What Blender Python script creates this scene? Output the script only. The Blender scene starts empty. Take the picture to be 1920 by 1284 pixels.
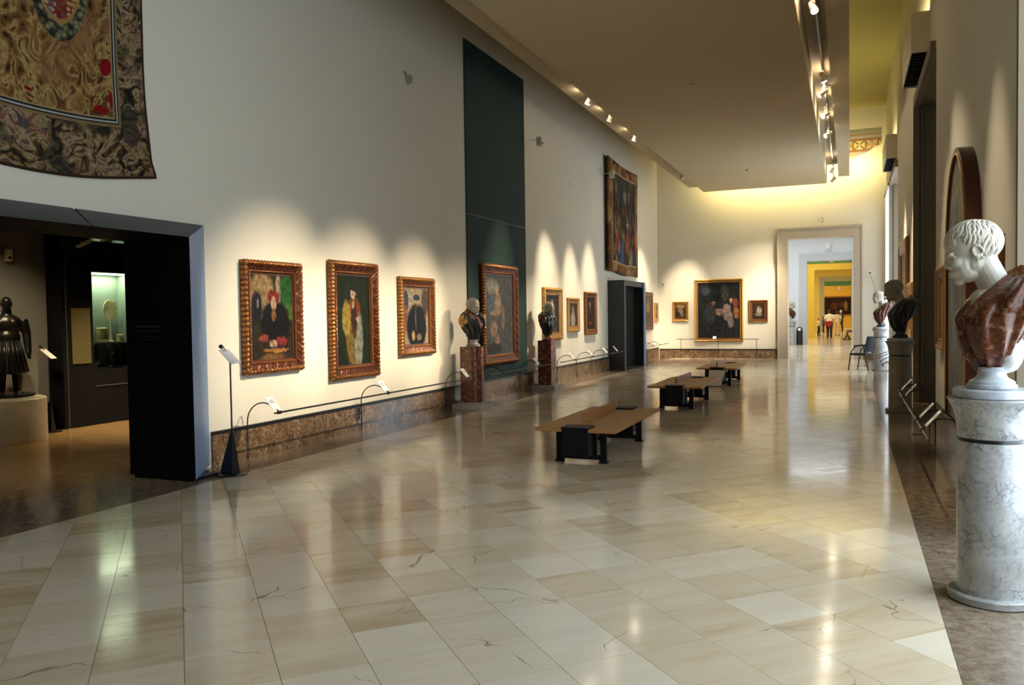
import bpy, bmesh, math, random
from mathutils import Vector, Matrix
import numpy as np
random.seed(7)
S = bpy.context.scene
COL = S.collection
PI = math.pi

# ------------------------------------------------------------------ camera
F_PX = 1518.6; CAM_H = 1.62
YAW, PITCH, ROLL = .3952, .0326, -.0147
def cam_axes():
    f = Vector((-math.sin(YAW)*math.cos(PITCH), math.cos(YAW)*math.cos(PITCH), -math.sin(PITCH)))
    r = Vector((math.cos(YAW), math.sin(YAW), 0)); u = r.cross(f)
    r2 = math.cos(ROLL)*r + math.sin(ROLL)*u
    u2 = -math.sin(ROLL)*r + math.cos(ROLL)*u
    return r2, u2, f
CR, CU, CF = cam_axes()
cd = bpy.data.cameras.new('camera'); cam = bpy.data.objects.new('camera', cd); COL.objects.link(cam)
cd.sensor_width = 36; cd.lens = F_PX/1920*36; cd.clip_end = 300; cd.clip_start = .05
M = Matrix((CR, CU, -CF)).transposed().to_4x4(); M.translation = (0, 0, CAM_H); cam.matrix_world = M
S.camera = cam
def project(p):
    d = Vector(p)-Vector((0, 0, CAM_H)); w = d.dot(CF)
    if w < .1: return None
    return 960+F_PX*d.dot(CR)/w, 642-F_PX*d.dot(CU)/w

# ------------------------------------------------------------------ world, exposure
w = bpy.data.worlds.new('world'); S.world = w; w.use_nodes = True
w.node_tree.nodes['Background'].inputs[0].default_value = (.55, .68, 1, 1)
w.node_tree.nodes['Background'].inputs[1].default_value = .25
S.view_settings.view_transform = 'Standard'; S.view_settings.look = 'None'
S.view_settings.gamma = 1; S.view_settings.use_curve_mapping = False
S.view_settings.exposure = 0.5
S.cycles.max_bounces = 6; S.cycles.diffuse_bounces = 4; S.cycles.glossy_bounces = 3; S.cycles.transmission_bounces = 4
S.cycles.caustics_reflective = False; S.cycles.caustics_refractive = False; S.cycles.adaptive_threshold = .03; S.cycles.use_light_tree = False

# ------------------------------------------------------------------ light levels
DAY = (.72, .86, 1.0)          # daylight colour
WARM = (1.0, .85, .63)
WIN = {'near': 5.5, 'mid': .05, 'far': 4.5, 'glow_sheet': 1.6, 'back': 3.2}
SPOT_POWER = 1.0
def area(name, loc, rot, sx, sy, power, color):
    d = bpy.data.lights.new(name, 'AREA'); d.shape = 'RECTANGLE'; d.size = sx; d.size_y = sy
    d.energy = power; d.color = color
    o = bpy.data.objects.new(name, d); COL.objects.link(o); o.location = loc; o.rotation_euler = rot
    return o
# uplighting hidden on top of the suspended ceiling (washes the old vault in yellow)
area('canopy_uplight', (-.8, 16, 6.75), (PI, 0, 0), .5, 22, 60, (1, .80, .30))
area('canopy_uplight_end', (-2.2, 28.78, 6.35), (PI/2, 0, 0), 4.6, .15, 105, (1, .80, .32))
area('canopy_uplight_corner', (.35, 28.9, 6.5), (PI/2, 0, 0), .5, .2, 14, (1, .86, .42))
# rooms of the enfilade
area('blue_room_light', (-2.6, 36.5, 5.8), (0, 0, 0), 5, 9, 430, (.88, .94, 1))
area('first_yellow_room_light', (-2.6, 48.4, 5.3), (0, 0, 0), 5, 7, 240, (1, .88, .62))
area('second_yellow_room_light', (-2.6, 63, 5.3), (0, 0, 0), 5, 14, 430, (1, .88, .62))
area('end_room_light', (-2.6, 81, 5.3), (0, 0, 0), 5, 10, 330, (1, .84, .55))

# ------------------------------------------------------------------ materials
MATS = {}
class N:
    def __init__(s, name):
        s.m = bpy.data.materials.new(name); s.m.use_nodes = True
        s.t = s.m.node_tree; s.b = s.t.nodes['Principled BSDF']; MATS[name] = s.m
    def n(s, typ, **kw):
        o = s.t.nodes.new(typ)
        for k, v in kw.items(): setattr(o, k, v)
        return o
    def l(s, a, b): s.t.links.new(a, b)
    def setin(s, node, key, val):
        i = node.inputs[key]
        if hasattr(val, 'links') or isinstance(val, bpy.types.NodeSocket): s.l(val, i)
        else: i.default_value = val
    def mix(s, fac, a, b, blend='MIX'):
        o = s.n('ShaderNodeMix', data_type='RGBA', blend_type=blend)
        s.setin(o, 0, fac); s.setin(o, 6, a if not isinstance(a, tuple) else (*a[:3], 1)); s.setin(o, 7, b if not isinstance(b, tuple) else (*b[:3], 1))
        return o.outputs[2]
    def math(s, op, a, b=0., clamp=False):
        o = s.n('ShaderNodeMath', operation=op, use_clamp=clamp); s.setin(o, 0, a); s.setin(o, 1, b); return o.outputs[0]
    def vmath(s, op, a, b=None):
        o = s.n('ShaderNodeVectorMath', operation=op); s.setin(o, 0, a)
        if b is not None: s.setin(o, 1, b)
        return o.outputs['Value'] if op in ('LENGTH', 'DOT_PRODUCT') else o.outputs[0]
    def ramp(s, fac, stops):
        o = s.n('ShaderNodeValToRGB'); e = o.color_ramp.elements
        while len(e) < len(stops): e.new(.5)
        for i, (p, c) in enumerate(stops): e[i].position = p; e[i].color = (*c[:3], 1)
        s.l(fac, o.inputs[0]); return o.outputs[0]
    def noise(s, vec, scale, detail=4, rough=.55, dist=0.):
        o = s.n('ShaderNodeTexNoise'); 
        if vec is not None: s.l(vec, o.inputs['Vector'])
        o.inputs['Scale'].default_value = scale; o.inputs['Detail'].default_value = detail
        o.inputs['Roughness'].default_value = rough; o.inputs['Distortion'].default_value = dist
        return o
    def vor(s, vec, scale, feature='F1'):
        o = s.n('ShaderNodeTexVoronoi', feature=feature); s.l(vec, o.inputs['Vector']); o.inputs['Scale'].default_value = scale; return o
    def maprange(s, v, a, b, c, d):
        o = s.n('ShaderNodeMapRange'); s.setin(o, 0, v); 
        for i, q in enumerate((a, b, c, d)): o.inputs[i+1].default_value = q
        return o.outputs[0]
    def pos(s): return s.n('ShaderNodeNewGeometry').outputs['Position']
    def obj(s): return s.n('ShaderNodeTexCoord').outputs['Object']
    def uv(s): return s.n('ShaderNodeTexCoord').outputs['UV']
    def bump(s, h, strength=.2, dist=.01):
        o = s.n('ShaderNodeBump'); o.inputs['Strength'].default_value = strength; o.inputs['Distance'].default_value = dist
        s.l(h, o.inputs['Height']); s.l(o.outputs[0], s.b.inputs['Normal'])
    def fin(s, color=None, rough=.5, metal=0., spec=.5, coat=0.):
        if color is not None: s.setin(s.b, 'Base Color', color if not isinstance(color, tuple) else (*color[:3], 1))
        s.setin(s.b, 'Roughness', rough); s.setin(s.b, 'Metallic', metal); s.setin(s.b, 'Specular IOR Level', spec)
        s.b.inputs['Coat Weight'].default_value = coat; s.b.inputs['Coat Roughness'].default_value = .08
        return s.m
def plain(name, c, rough=.5, metal=0., spec=.5):
    k = N(name); k.fin(c, rough, metal, spec)
    n_ = k.noise(k.obj(), 30, 3); k.l(k.mix(.12, tuple(c), k.mix(n_.outputs[0], tuple(x*.7 for x in c), tuple(min(1, x*1.3) for x in c))), k.b.inputs['Base Color'])
    return k.m
def emit(name, c, strength):
    k = N(name); k.b.inputs['Base Color'].default_value = (*c, 1); k.b.inputs['Emission Color'].default_value = (*c, 1); k.b.inputs['Emission Strength'].default_value = strength
    return k.m
def plaster(name, c, var=.10):
    k = N(name); p = k.pos()
    a = k.noise(p, .5, 3, .6).outputs[0]
    col = k.mix(a, tuple(x*(1-var) for x in c), tuple(min(1, x*(1+var)) for x in c))
    return k.fin(col, .75, 0, .25)
def marble(name, base, light, vein, scale, rough, vein_amt=.7, mode='vein', coord='obj', spec=.5):
    """mottled / veined / brecciated polished stone"""
    k = N(name); p = k.obj() if coord == 'obj' else k.pos()
    n1 = k.noise(p, scale, 6, .62)
    wp = k.vmath('ADD', p, k.vmath('SCALE', n1.outputs['Color'])) if False else None
    d = k.n('ShaderNodeVectorMath', operation='SCALE'); k.l(n1.outputs['Color'], d.inputs[0]); d.inputs['Scale'].default_value = .55/scale*3
    wp = k.vmath('ADD', p, d.outputs[0])
    col = k.mix(k.maprange(n1.outputs[0], .32, .68, 0, 1), base, light)
    if mode == 'vein':
        v = k.vor(wp, scale*1.4, 'DISTANCE_TO_EDGE').outputs['Distance']
        vm = k.maprange(v, 0, .07, 1, 0)
        msk = k.maprange(k.noise(p, scale*.7, 3).outputs[0], .42, .62, 0, 1)
        col = k.mix(k.math('MULTIPLY', k.math('MULTIPLY', vm, msk), vein_amt), col, vein)
        n2 = k.noise(p, scale*5, 5, .7).outputs[0]
        col = k.mix(k.maprange(n2, .5, .75, 0, .5), col, vein)
    else:
        v = k.vor(wp, scale*2.2).outputs['Color']
        sep = k.n('ShaderNodeSeparateColor'); k.l(v, sep.inputs[0])
        col = k.mix(k.math('MULTIPLY', sep.outputs[0], .75), col, k.ramp(sep.outputs[1], [(0, base), (.45, light), (.62, base), (1, vein)]))
        e = k.vor(wp, scale*2.2, 'DISTANCE_TO_EDGE').outputs['Distance']
        msk = k.maprange(k.noise(p, scale*1.5, 3).outputs[0], .45, .6, 0, 1)
        col = k.mix(k.math('MULTIPLY', k.math('MULTIPLY', k.maprange(e, 0, .06, 1, 0), msk), vein_amt), col, vein)
    return k.fin(col, rough, 0, spec)

plaster('wall_paint', (.625, .58, .475), .03)
plaster('ceiling_paint', (.60, .56, .46), .03)
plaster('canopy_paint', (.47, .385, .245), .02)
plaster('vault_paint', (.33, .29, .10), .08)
plaster('blue_paint', (.66, .69, .72), .03)
plaster('yellow_paint', (.72, .54, .10), .04)
plaster('pale_yellow_paint', (.78, .62, .18), .04)
plaster('orange_paint', (.74, .49, .08), .05)
plaster('green_frieze', (.08, .28, .14), .1)
plaster('dark_green_panel', (.013, .034, .029), .08)
plaster('side_room_wall', (.17, .17, .16), .06)
plaster('stone_taupe', (.40, .34, .255), .10)
plaster('stone_olive', (.17, .135, .085), .12)
plaster('stone_brown', (.20, .155, .10), .12)
plaster('stone_grey', (.50, .51, .52), .08)
plaster('grey_green_stone', (.42, .43, .30), .08)
plain('black_paint', (.006, .006, .008), .35)
plain('black_metal', (.012, .012, .014), .35, .3)
plain('bench_steel', (.003, .0032, .0045), .5, 0, .25)
plain('grout', (.16, .13, .10), .8)
plain('portal_black', (.003, .003, .004), .7, 0, .15)
k = N('portal_lit_blue'); k.fin((.13, .21, .36), .42, 0, .35)  # blue brightened to hold the light reflected along the chamfer
k.l(k.mix(k.noise(k.obj(), 90, 2).outputs[0], (.14, .225, .38), (.19, .29, .46)), k.b.inputs['Base Color'])
plain('portal_graphite', (.035, .040, .045), .5)
plain('white_card', (.85, .84, .80), .6)
plain('yellow_card', (.085, .07, .02), .8)
plain('white_plastic', (.75, .74, .70), .4)
plain('cream_plastic', (.62, .55, .40), .45)
plain('ivory', (.86, .74, .36), .45)
plain('dark_bronze', (.005, .005, .005), .34, 0, .4)
plain('coral', (.45, .10, .04), .35)
plain('skin', (.62, .38, .26), .5)
plain('dark_hair', (.03, .02, .015), .6)
plain('grey_hair', (.55, .53, .5), .6)
plain('white_cloth', (.82, .80, .74), .8)
plain('red_cloth', (.35, .02, .02), .8)
plain('black_cloth', (.012, .012, .018), .8)
plain('beige_cloth', (.70, .58, .38), .8)
plain('navy_cloth', (.05, .06, .12), .8)
plain('orange_cloth', (.55, .22, .05), .8)
plain('olive_cloth', (.12, .10, .05), .8)
plain('lens_dark', (.01, .01, .012), .1)
plain('patch_plaster', (.30, .27, .21), .9)
emit('lens_glow', (1, .88, .65), 12)
emit('window_near', DAY, WIN['near']); emit('window_mid', DAY, WIN['mid']); emit('window_far', DAY, WIN['far'])
emit('window_back', DAY, WIN['back']); emit('sheet_glow', (.86, .93, 1), WIN['glow_sheet'])
emit('vitrine_light', (.85, 1, .75), 3)
k = N('vitrine_back'); k.fin((.25, .31, .24), .6)
k = N('glass'); k.fin((1, 1, 1), 0); k.b.inputs['Transmission Weight'].default_value = 1; k.b.inputs['IOR'].default_value = 1.02
marble('statuary_marble', (.42, .375, .29), (.50, .455, .365), (.33, .28, .20), 5, .38, .25)
marble('aged_marble', (.48, .42, .32), (.58, .52, .42), (.30, .24, .16), 6, .45, .4)
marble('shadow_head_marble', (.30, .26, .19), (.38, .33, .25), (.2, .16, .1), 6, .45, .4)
marble('veined_marble', (.30, .295, .275), (.43, .43, .415), (.07, .075, .08), 7.5, .25, .75)
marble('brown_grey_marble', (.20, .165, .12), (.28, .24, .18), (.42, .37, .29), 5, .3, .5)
marble('grey_marble', (.36, .38, .40), (.50, .52, .53), (.22, .23, .25), 8, .3, .6)
marble('rough_marble', (.50, .49, .46), (.72, .71, .68), (.25, .23, .2), 22, .7, .6)
marble('plinth_stone', (.40, .37, .30), (.52, .49, .42), (.28, .25, .2), 8, .5, .4)
marble('red_breccia', (.105, .018, .009), (.18, .045, .02), (.46, .29, .19), 11, .22, .8, 'breccia')
marble('drapery_breccia', (.040, .007, .003), (.095, .024, .006), (.25, .135, .065), 20, .22, .5, 'breccia', spec=.28)
marble('yellow_breccia', (.42, .22, .04), (.55, .32, .08), (.25, .08, .03), 12, .25, .7, 'breccia')
marble('black_marble', (.010, .010, .012), (.035, .04, .04), (.10, .10, .09), 9, .2, .4)
marble('brown_breccia', (.070, .034, .014), (.165, .092, .043), (.50, .42, .31), 6, .16, .6, 'vein', 'pos')
marble('border_marble', (.115, .075, .043), (.29, .215, .145), (.46, .40, .31), 14, .12, .30, 'vein', 'pos')
# cream floor marble: every 40 cm tile has its own tone; hair cracks and dark pits
k = N('floor_marble'); p = k.pos()
rot = k.n('ShaderNodeVectorRotate', rotation_type='Z_AXIS'); k.l(p, rot.inputs['Vector']); rot.inputs['Angle'].default_value = -PI/4
off = k.vmath('SUBTRACT', rot.outputs[0], (-.016, 3.73, 0))
cell = k.vmath('FLOOR', k.vmath('MULTIPLY', off, (1/.4012, 1/.4012, 0)))
wn = k.n('ShaderNodeTexWhiteNoise'); wn.noise_dimensions = '3D'; k.l(cell, wn.inputs['Vector'])
st = k.vmath('ADD', k.vmath('MULTIPLY', rot.outputs[0], (.6, 3.4, 1)), k.vmath('MULTIPLY', wn.outputs['Color'], (9, 9, 9)))
cloud = k.noise(st, 2.2, 4, .62).outputs[0]
tone = k.math('ADD', k.math('MULTIPLY', wn.outputs['Value'], .50), k.math('MULTIPLY', cloud, .75))
col = k.ramp(tone, [(.20, (.80, .70, .545)), (.50, (.735, .625, .465)), (.78, (.65, .52, .35)), (.98, (.50, .37, .215))])
crk = k.vor(k.vmath('ADD', p, k.vmath('MULTIPLY', k.noise(p, 3, 2).outputs['Color'], (.5, .5, 0))), 1.3, 'DISTANCE_TO_EDGE').outputs['Distance']
cm = k.math('MULTIPLY', k.maprange(crk, 0, .006, 1, 0), k.maprange(k.noise(p, 1.7, 2).outputs[0], .52, .58, 0, .8))
col = k.mix(cm, col, (.16, .12, .07))
pit = k.math('MULTIPLY', k.maprange(k.vor(p, 3.1).outputs['Distance'], 0, .035, 1, 0), k.maprange(k.noise(p, 1.1, 1).outputs[0], .55, .6, 0, 1))
col = k.mix(pit, col, (.05, .04, .03))
rg = k.maprange(cloud, .3, .7, .085, .15)
k.bump(k.noise(p, 1.6, 2).outputs[0], .05, .01)
k.fin(col, rg, 0, .5)
# side-room floor: darker brown flecked marble
marble('side_floor', (.11, .062, .022), (.30, .185, .075), (.46, .36, .22), 5, .16, .35, 'vein', 'pos')
# oak
k = N('oak'); o_ = k.obj(); st = k.vmath('MULTIPLY', o_, (22, 1.2, 22))
g = k.noise(st, 2.4, 5, .6, .6).outputs[0]
k.fin(k.ramp(g, [(.25, (.25, .110, .028)), (.5, (.40, .19, .052)), (.75, (.48, .255, .08))]), .45, 0, .35)
# gilded carved wood
def gilt(name, dark, mid, hi):
    k = N(name); o_ = k.obj(); n_ = k.noise(o_, 38, 4, .65).outputs[0]
    geo = k.n('ShaderNodeNewGeometry')
    pt = k.maprange(geo.outputs['Pointiness'], .50, .62, 0, 1)
    col = k.mix(k.math('MULTIPLY', pt, 1.), k.mix(n_, dark, mid), hi)
    k.bump(n_, .5, .006)
    return k.fin(col, .38, .55, .5)
gilt('red_gilt', (.030, .006, .002), (.125, .028, .006), (.55, .22, .045))
gilt('brown_gilt', (.055, .014, .0035), (.18, .056, .011), (.62, .28, .06))
gilt('bright_gilt', (.20, .085, .016), (.40, .19, .035), (.80, .48, .12))
plain('walnut', (.085, .022, .010), .4)

def canvas(name, c1, c2, blobs, warp=.05, grain=9.):
    """loosely brushed, generic painted composition: soft colour masses over a ground"""
    k = N(name); uv = k.uv()
    nz = k.noise(uv, 11, 5, .65)
    c1 = tuple(x*.5 for x in c1); c2 = tuple(x*.6 for x in c2)
    wv = k.vmath('ADD', uv, k.vmath('MULTIPLY', k.vmath('SUBTRACT', nz.outputs['Color'], (.5, .5, .5)), (warp*2, warp*2, 0)))
    g = k.noise(uv, grain, 5, .7).outputs[0]
    col = k.mix(k.maprange(g, .35, .65, 0, 1), c1, c2)
    for (u, v, ru, rv, c, soft) in blobs:
        d = k.vmath('LENGTH', k.vmath('MULTIPLY', k.vmath('SUBTRACT', wv, (u, v, 0)), (1/ru, 1/rv, 0)))
        msk = k.maprange(d, 1-soft*.55, 1+soft*.12, 1, 0)
        cc = k.mix(k.maprange(k.noise(uv, 15, 6, .7).outputs[0], .36, .64, 0, 1), tuple(x*.20 for x in c), tuple(min(1, x*.66) for x in c))
        col = k.mix(msk, col, cc)
    return k.fin(col, .5, 0, .12)

# ------------------------------------------------------------------ mesh building
class MB:
    def __init__(s): s.v = []; s.f = []; s.uv = {}
    def add(s, vs, fs):
        b = len(s.v); s.v += [tuple(v) for v in vs]; s.f += [tuple(i+b for i in f) for f in fs]; return s
    def box(s, x0, x1, y0, y1, z0, z1):
        return s.hexa([(x0, y0, z0), (x1, y0, z0), (x1, y1, z0), (x0, y1, z0), (x0, y0, z1), (x1, y0, z1), (x1, y1, z1), (x0, y1, z1)])
    def hexa(s, p): return s.add(p, [(3, 2, 1, 0), (4, 5, 6, 7), (0, 1, 5, 4), (1, 2, 6, 5), (2, 3, 7, 6), (3, 0, 4, 7)])
    def prism(s, poly, lo, hi, axis='z'):
        n = len(poly)
        def mk(a, b, h): return {'z': (a, b, h), 'y': (a, h, b), 'x': (h, a, b)}[axis]
        vs = [mk(a, b, lo) for a, b in poly]+[mk(a, b, hi) for a, b in poly]
        fs = [tuple(range(n-1, -1, -1)), tuple(range(n, 2*n))]+[(i, (i+1) % n, (i+1) % n+n, i+n) for i in range(n)]
        return s.add(vs, fs)
    def lathe(s, prof, seg=32, c=(0, 0, 0), caps=True):
        n = len(prof); vs = []; fs = []
        for r, z in prof:
            for j in range(seg):
                a = 2*PI*j/seg; vs.append((c[0]+r*math.cos(a), c[1]+r*math.sin(a), c[2]+z))
        for i in range(n-1):
            for j in range(seg):
                k2 = (j+1) % seg; fs.append((i*seg+j, i*seg+k2, (i+1)*seg+k2, (i+1)*seg+j))
        if caps: fs += [tuple(range(seg-1, -1, -1)), tuple((n-1)*seg+j for j in range(seg))]
        return s.add(vs, fs)
    def tube(s, pts, r, seg=8, flat=None):
        pts = [Vector(p) for p in pts]; n = len(pts); rs = r if isinstance(r, (list, tuple)) else [r]*n
        vs = []; fs = []; up = None
        for i, p in enumerate(pts):
            t = (pts[min(i+1, n-1)]-pts[max(i-1, 0)]).normalized()
            if up is None:
                up = Vector((0, 0, 1)) if abs(t.z) < .9 else Vector((1, 0, 0))
            up = (up-t*up.dot(t)).normalized(); side = t.cross(up)
            for j in range(seg):
                a = 2*PI*j/seg; vs.append(p+rs[i]*(math.cos(a)*up+math.sin(a)*side))
        for i in range(n-1):
            for j in range(seg):
                k2 = (j+1) % seg; fs.append((i*seg+j, i*seg+k2, (i+1)*seg+k2, (i+1)*seg+j))
        fs += [tuple(range(seg-1, -1, -1)), tuple((n-1)*seg+j for j in range(seg))]
        return s.add(vs, fs)
    def ell(s, c, r, seg=16, rings=10, R=None):
        vs = []; fs = []; c = Vector(c)
        def put(x, y, z):
            q = Vector((x*r[0], y*r[1], z*r[2]))
            vs.append(c+(R @ q if R else q))
        put(0, 0, 1)
        for i in range(1, rings):
            th = PI*i/rings
            for j in range(seg):
                a = 2*PI*j/seg; put(math.sin(th)*math.cos(a), math.sin(th)*math.sin(a), math.cos(th))
        put(0, 0, -1); L_ = len(vs)-1
        for j in range(seg): fs.append((0, 1+j, 1+(j+1) % seg))
        for i in range(rings-2):
            for j in range(seg):
                a = 1+i*seg; fs.append((a+j, a+seg+j, a+seg+(j+1) % seg, a+(j+1) % seg))
        a = 1+(rings-2)*seg
        for j in range(seg): fs.append((a+j, L_, a+(j+1) % seg))
        return s.add(vs, fs)
    def mesh(s, name, smooth=None):
        me = bpy.data.meshes.new(name); me.from_pydata(s.v, [], s.f)
        bm = bmesh.new(); bm.from_mesh(me); bmesh.ops.recalc_face_normals(bm, faces=bm.faces); bm.to_mesh(me); bm.free()
        if smooth is not None:
            me.polygons.foreach_set('use_smooth', [True]*len(me.polygons))
            if smooth < 180: me.set_sharp_from_angle(angle=math.radians(smooth))
        return me
    def build(s, name, mat, parent=None, smooth=None, **kw): return ob(name, s.mesh(name, smooth), mat, parent, **kw)
def ob(name, me, mat=None, parent=None, loc=None, rotz=0, label=None, cat=None, group=None, kind=None):
    o = bpy.data.objects.new(name, me); COL.objects.link(o)
    if mat is not None and me is not None and not me.materials: me.materials.append(MATS[mat] if isinstance(mat, str) else mat)
    if parent: o.parent = parent
    if loc: o.location = loc
    if rotz: o.rotation_euler = (0, 0, rotz)
    if label: o['label'] = label
    if cat: o['category'] = cat
    if group: o['group'] = group
    if kind: o['kind'] = kind
    return o
def thing(name, label, cat, loc=(0, 0, 0), rotz=0, group=None): return ob(name, None, None, None, loc, rotz, label, cat, group)
def struct(name, mb, mat, parent=None, smooth=None, label=None):
    return mb.build(name, mat, parent, smooth, kind=None if parent else 'structure', label=label)
def dup(root, loc, rotz=None, label=None, group=None):
    r = root.copy(); COL.objects.link(r); r.location = loc
    if rotz is not None: r.rotation_euler = (0, 0, rotz)
    if label: r['label'] = label
    if group: r['group'] = group
    for ch in list(root.children):
        if ch.type == 'LIGHT': continue
        c = ch.copy(); COL.objects.link(c); c.parent = r
        for g in ch.children:
            d = g.copy(); COL.objects.link(d); d.parent = c
    return r
def fuse(name, mb, voxel, smooth=3):
    """voxel-fuse overlapping solids of a builder into one continuous surface"""
    me = mb.mesh(name); o = bpy.data.objects.new('tmp', me); COL.objects.link(o)
    m = o.modifiers.new('r', 'REMESH'); m.mode = 'VOXEL'; m.voxel_size = voxel
    if smooth: m2 = o.modifiers.new('s', 'SMOOTH'); m2.iterations = smooth; m2.factor = .5
    dg = bpy.context.evaluated_depsgraph_get(); dg.update()
    out = bpy.data.meshes.new_from_object(o.evaluated_get(dg)); out.name = name
    bpy.data.objects.remove(o); bpy.data.meshes.remove(me)
    out.polygons.foreach_set('use_smooth', [True]*len(out.polygons))
    out.materials.clear()
    return out

# ------------------------------------------------------------------ THE HALL: key planes
XL, XR = -6.52, 1.10            # wall faces
BL, BR = -5.93, .45             # edges of the tiled field
YB, YF = -9.0, 29.65            # back and far walls
ZC = 8.4                        # old ceiling
# ---- floor
floor = struct('floor', MB().box(-7.4, 2.2, YB, YF+.6, -.12, -.008), 'grout')
T = .4012; q = 2**-.5; gap = .0013
def clip(poly, f):              # keep the side where f(p) >= 0
    out = []
    for i in range(len(poly)):
        a, b = poly[i], poly[(i+1) % len(poly)]; fa, fb = f(a), f(b)
        if fa >= 0: out.append(a)
        if fa*fb < 0: t = fa/(fa-fb); out.append((a[0]+t*(b[0]-a[0]), a[1]+t*(b[1]-a[1])))
    return out
tiles = []
for i in range(-30, 60):
    for j in range(-40, 60):
        a0, b0 = -.016+T*i, 3.73+T*j
        cs = [(a0+gap, b0+gap), (a0+T-gap, b0+gap), (a0+T-gap, b0+T-gap), (a0+gap, b0+T-gap)]
        poly = [((a-b)*q, (a+b)*q) for a, b in cs]
        full = all(BL < x < BR and YB < y < YF for x, y in poly)
        if not full:
            poly = clip(poly, lambda p: p[0]-BL-gap); poly = clip(poly, lambda p: BR-gap-p[0]) if poly else []
            poly = clip(poly, lambda p: p[1]-YB) if poly else []; poly = clip(poly, lambda p: YF-p[1]) if poly else []
            if len(poly) < 3: continue
        cx = sum(p[0] for p in poly)/len(poly); cy = sum(p[1] for p in poly)/len(poly)
        ar = 0.; P_ = [project((x, y, 0)) for x, y in poly]
        c_ = project((cx, cy, 0))
        if all(P_) and c_ and any(-5 < p[0] < 1925 and -5 < p[1] < 1289 for p in P_):
            ar = abs(sum(P_[m][0]*P_[(m+1) % len(P_)][1]-P_[(m+1) % len(P_)][0]*P_[m][1] for m in range(len(P_))))/2
        tiles.append((ar, full, poly, (cx, cy)))
tiles.sort(key=lambda t: -t[0])
tile_mesh = None; rest = MB()
for n_, (ar, full, poly, (cx, cy)) in enumerate(tiles):
    if n_ < 298 and ar > 0:
        loc = [(x-cx, y-cy) for x, y in poly]
        if full:
            if tile_mesh is None: tile_mesh = MB().prism(loc, -.009, 0).mesh('tile')
            me = tile_mesh
        else: me = MB().prism(loc, -.009, 0).mesh('tile')
        ob('tile', me, 'floor_marble', floor, (cx, cy, 0))
    else: rest.prism(poly, -.009, 0)
rest.build('tile_field', 'floor_marble', floor, kind='stuff')
# brown marble border strips of the floor, in long slabs
y = YB
while y < YF:
    y1 = min(y+2.4, YF)
    MB().box(-6.53, BL-.001, y+.001, y1-.001, -.009, 0).build('border_slab', 'border_marble', floor)
    MB().box(BR+.001, 1.11, y+.001, y1-.001, -.009, 0).build('border_slab', 'border_marble', floor)
    y = y1
# window niches and portal thresholds
for (a, b) in ((3.10, 6.33), (12.6, 15.9), (22.1, 25.4), (-6.0, -2.7)):
    MB().box(1.112, 2.05, a, b, -.009, 0).build('niche_slab', 'border_marble', floor)
MB().box(-7.05, -6.532, 4.0, 6.9, -.009, 0).build('threshold_slab', 'border_marble', floor)
MB().box(-7.05, -6.532, 23.1, 25.4, -.009, 0).build('threshold_slab', 'border_marble', floor)

# ---- left wall with two portals cut in it
XLB = -7.0
m = MB()
m.box(XLB, XL, YB, 3.9, 0, ZC); m.box(XLB, XL, 3.9, 6.75, 2.55, ZC); m.box(XLB, XL, 6.75, 23.1, 0, ZC)
m.box(XLB, XL, 23.1, 25.3, 2.5, ZC); m.box(XLB, XL, 25.3, YF, 0, ZC)
struct('wall_left', m, 'wall_paint')
# ---- right wall with the window niches
OPEN = [(-6.0, -2.7), (3.10, 6.33), (12.6, 15.9), (22.1, 25.4)]
HEAD = 5.2
m = MB(); y = YB
for a, b in OPEN:
    m.box(XR, 2.05, y, a, 0, ZC); m.box(XR, 2.05, a, b, HEAD, ZC); y = b
m.box(XR, 2.05, y, 26.3, 0, ZC); m.box(XR, 2.05, 26.3, 29.2, 5.35, ZC); m.box(XR, 2.05, 29.2, YF, 0, ZC)
struct('wall_right', m, 'wall_paint')
# ---- far wall with the door into the enfilade, back wall
DX0, DX1, DZ = -1.98, .115, 4.15
def pierced(y0, y1, z1, x0=-7.0, x1=2.05, dx0=DX0, dx1=DX1, dz=DZ):
    return MB().box(x0, dx0, y0, y1, 0, z1).box(dx1, x1, y0, y1, 0, z1).box(dx0, dx1, y0, y1, dz, z1)
struct('wall_far', pierced(YF, 30.3, ZC), 'wall_paint')
struct('wall_back', MB().box(-7.0, 2.05, YB-.4, YB, 0, ZC), 'wall_paint')
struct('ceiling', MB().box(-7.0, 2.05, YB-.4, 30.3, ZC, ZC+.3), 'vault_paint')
# ---- suspended ceiling canopy with side troughs
can = ob('ceiling_canopy', None, None, None, (0, 0, 0)); can['kind'] = 'structure'
YC0, YC1, YW1 = -7.5, 28.2, 28.8
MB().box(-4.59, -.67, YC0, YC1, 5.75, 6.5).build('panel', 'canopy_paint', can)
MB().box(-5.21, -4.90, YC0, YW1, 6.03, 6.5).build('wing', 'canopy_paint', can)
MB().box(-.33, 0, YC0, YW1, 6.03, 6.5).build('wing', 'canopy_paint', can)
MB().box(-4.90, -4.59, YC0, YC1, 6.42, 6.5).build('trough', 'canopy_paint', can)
MB().box(-5.21, -5.16, YC0, 27.2, 6.5, 7.5).build('light_shield', 'canopy_paint', can)  # unseen board added to keep the uplight off the left wall
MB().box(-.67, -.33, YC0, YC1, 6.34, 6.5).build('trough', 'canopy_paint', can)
for yy in (6, 12, 18, 24):
    for xx in (-4.2, -1.0): MB().tube([(xx, yy, 6.5), (xx, yy, ZC)], .012, 6).build('hanger_rod', 'black_metal', can)

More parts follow.
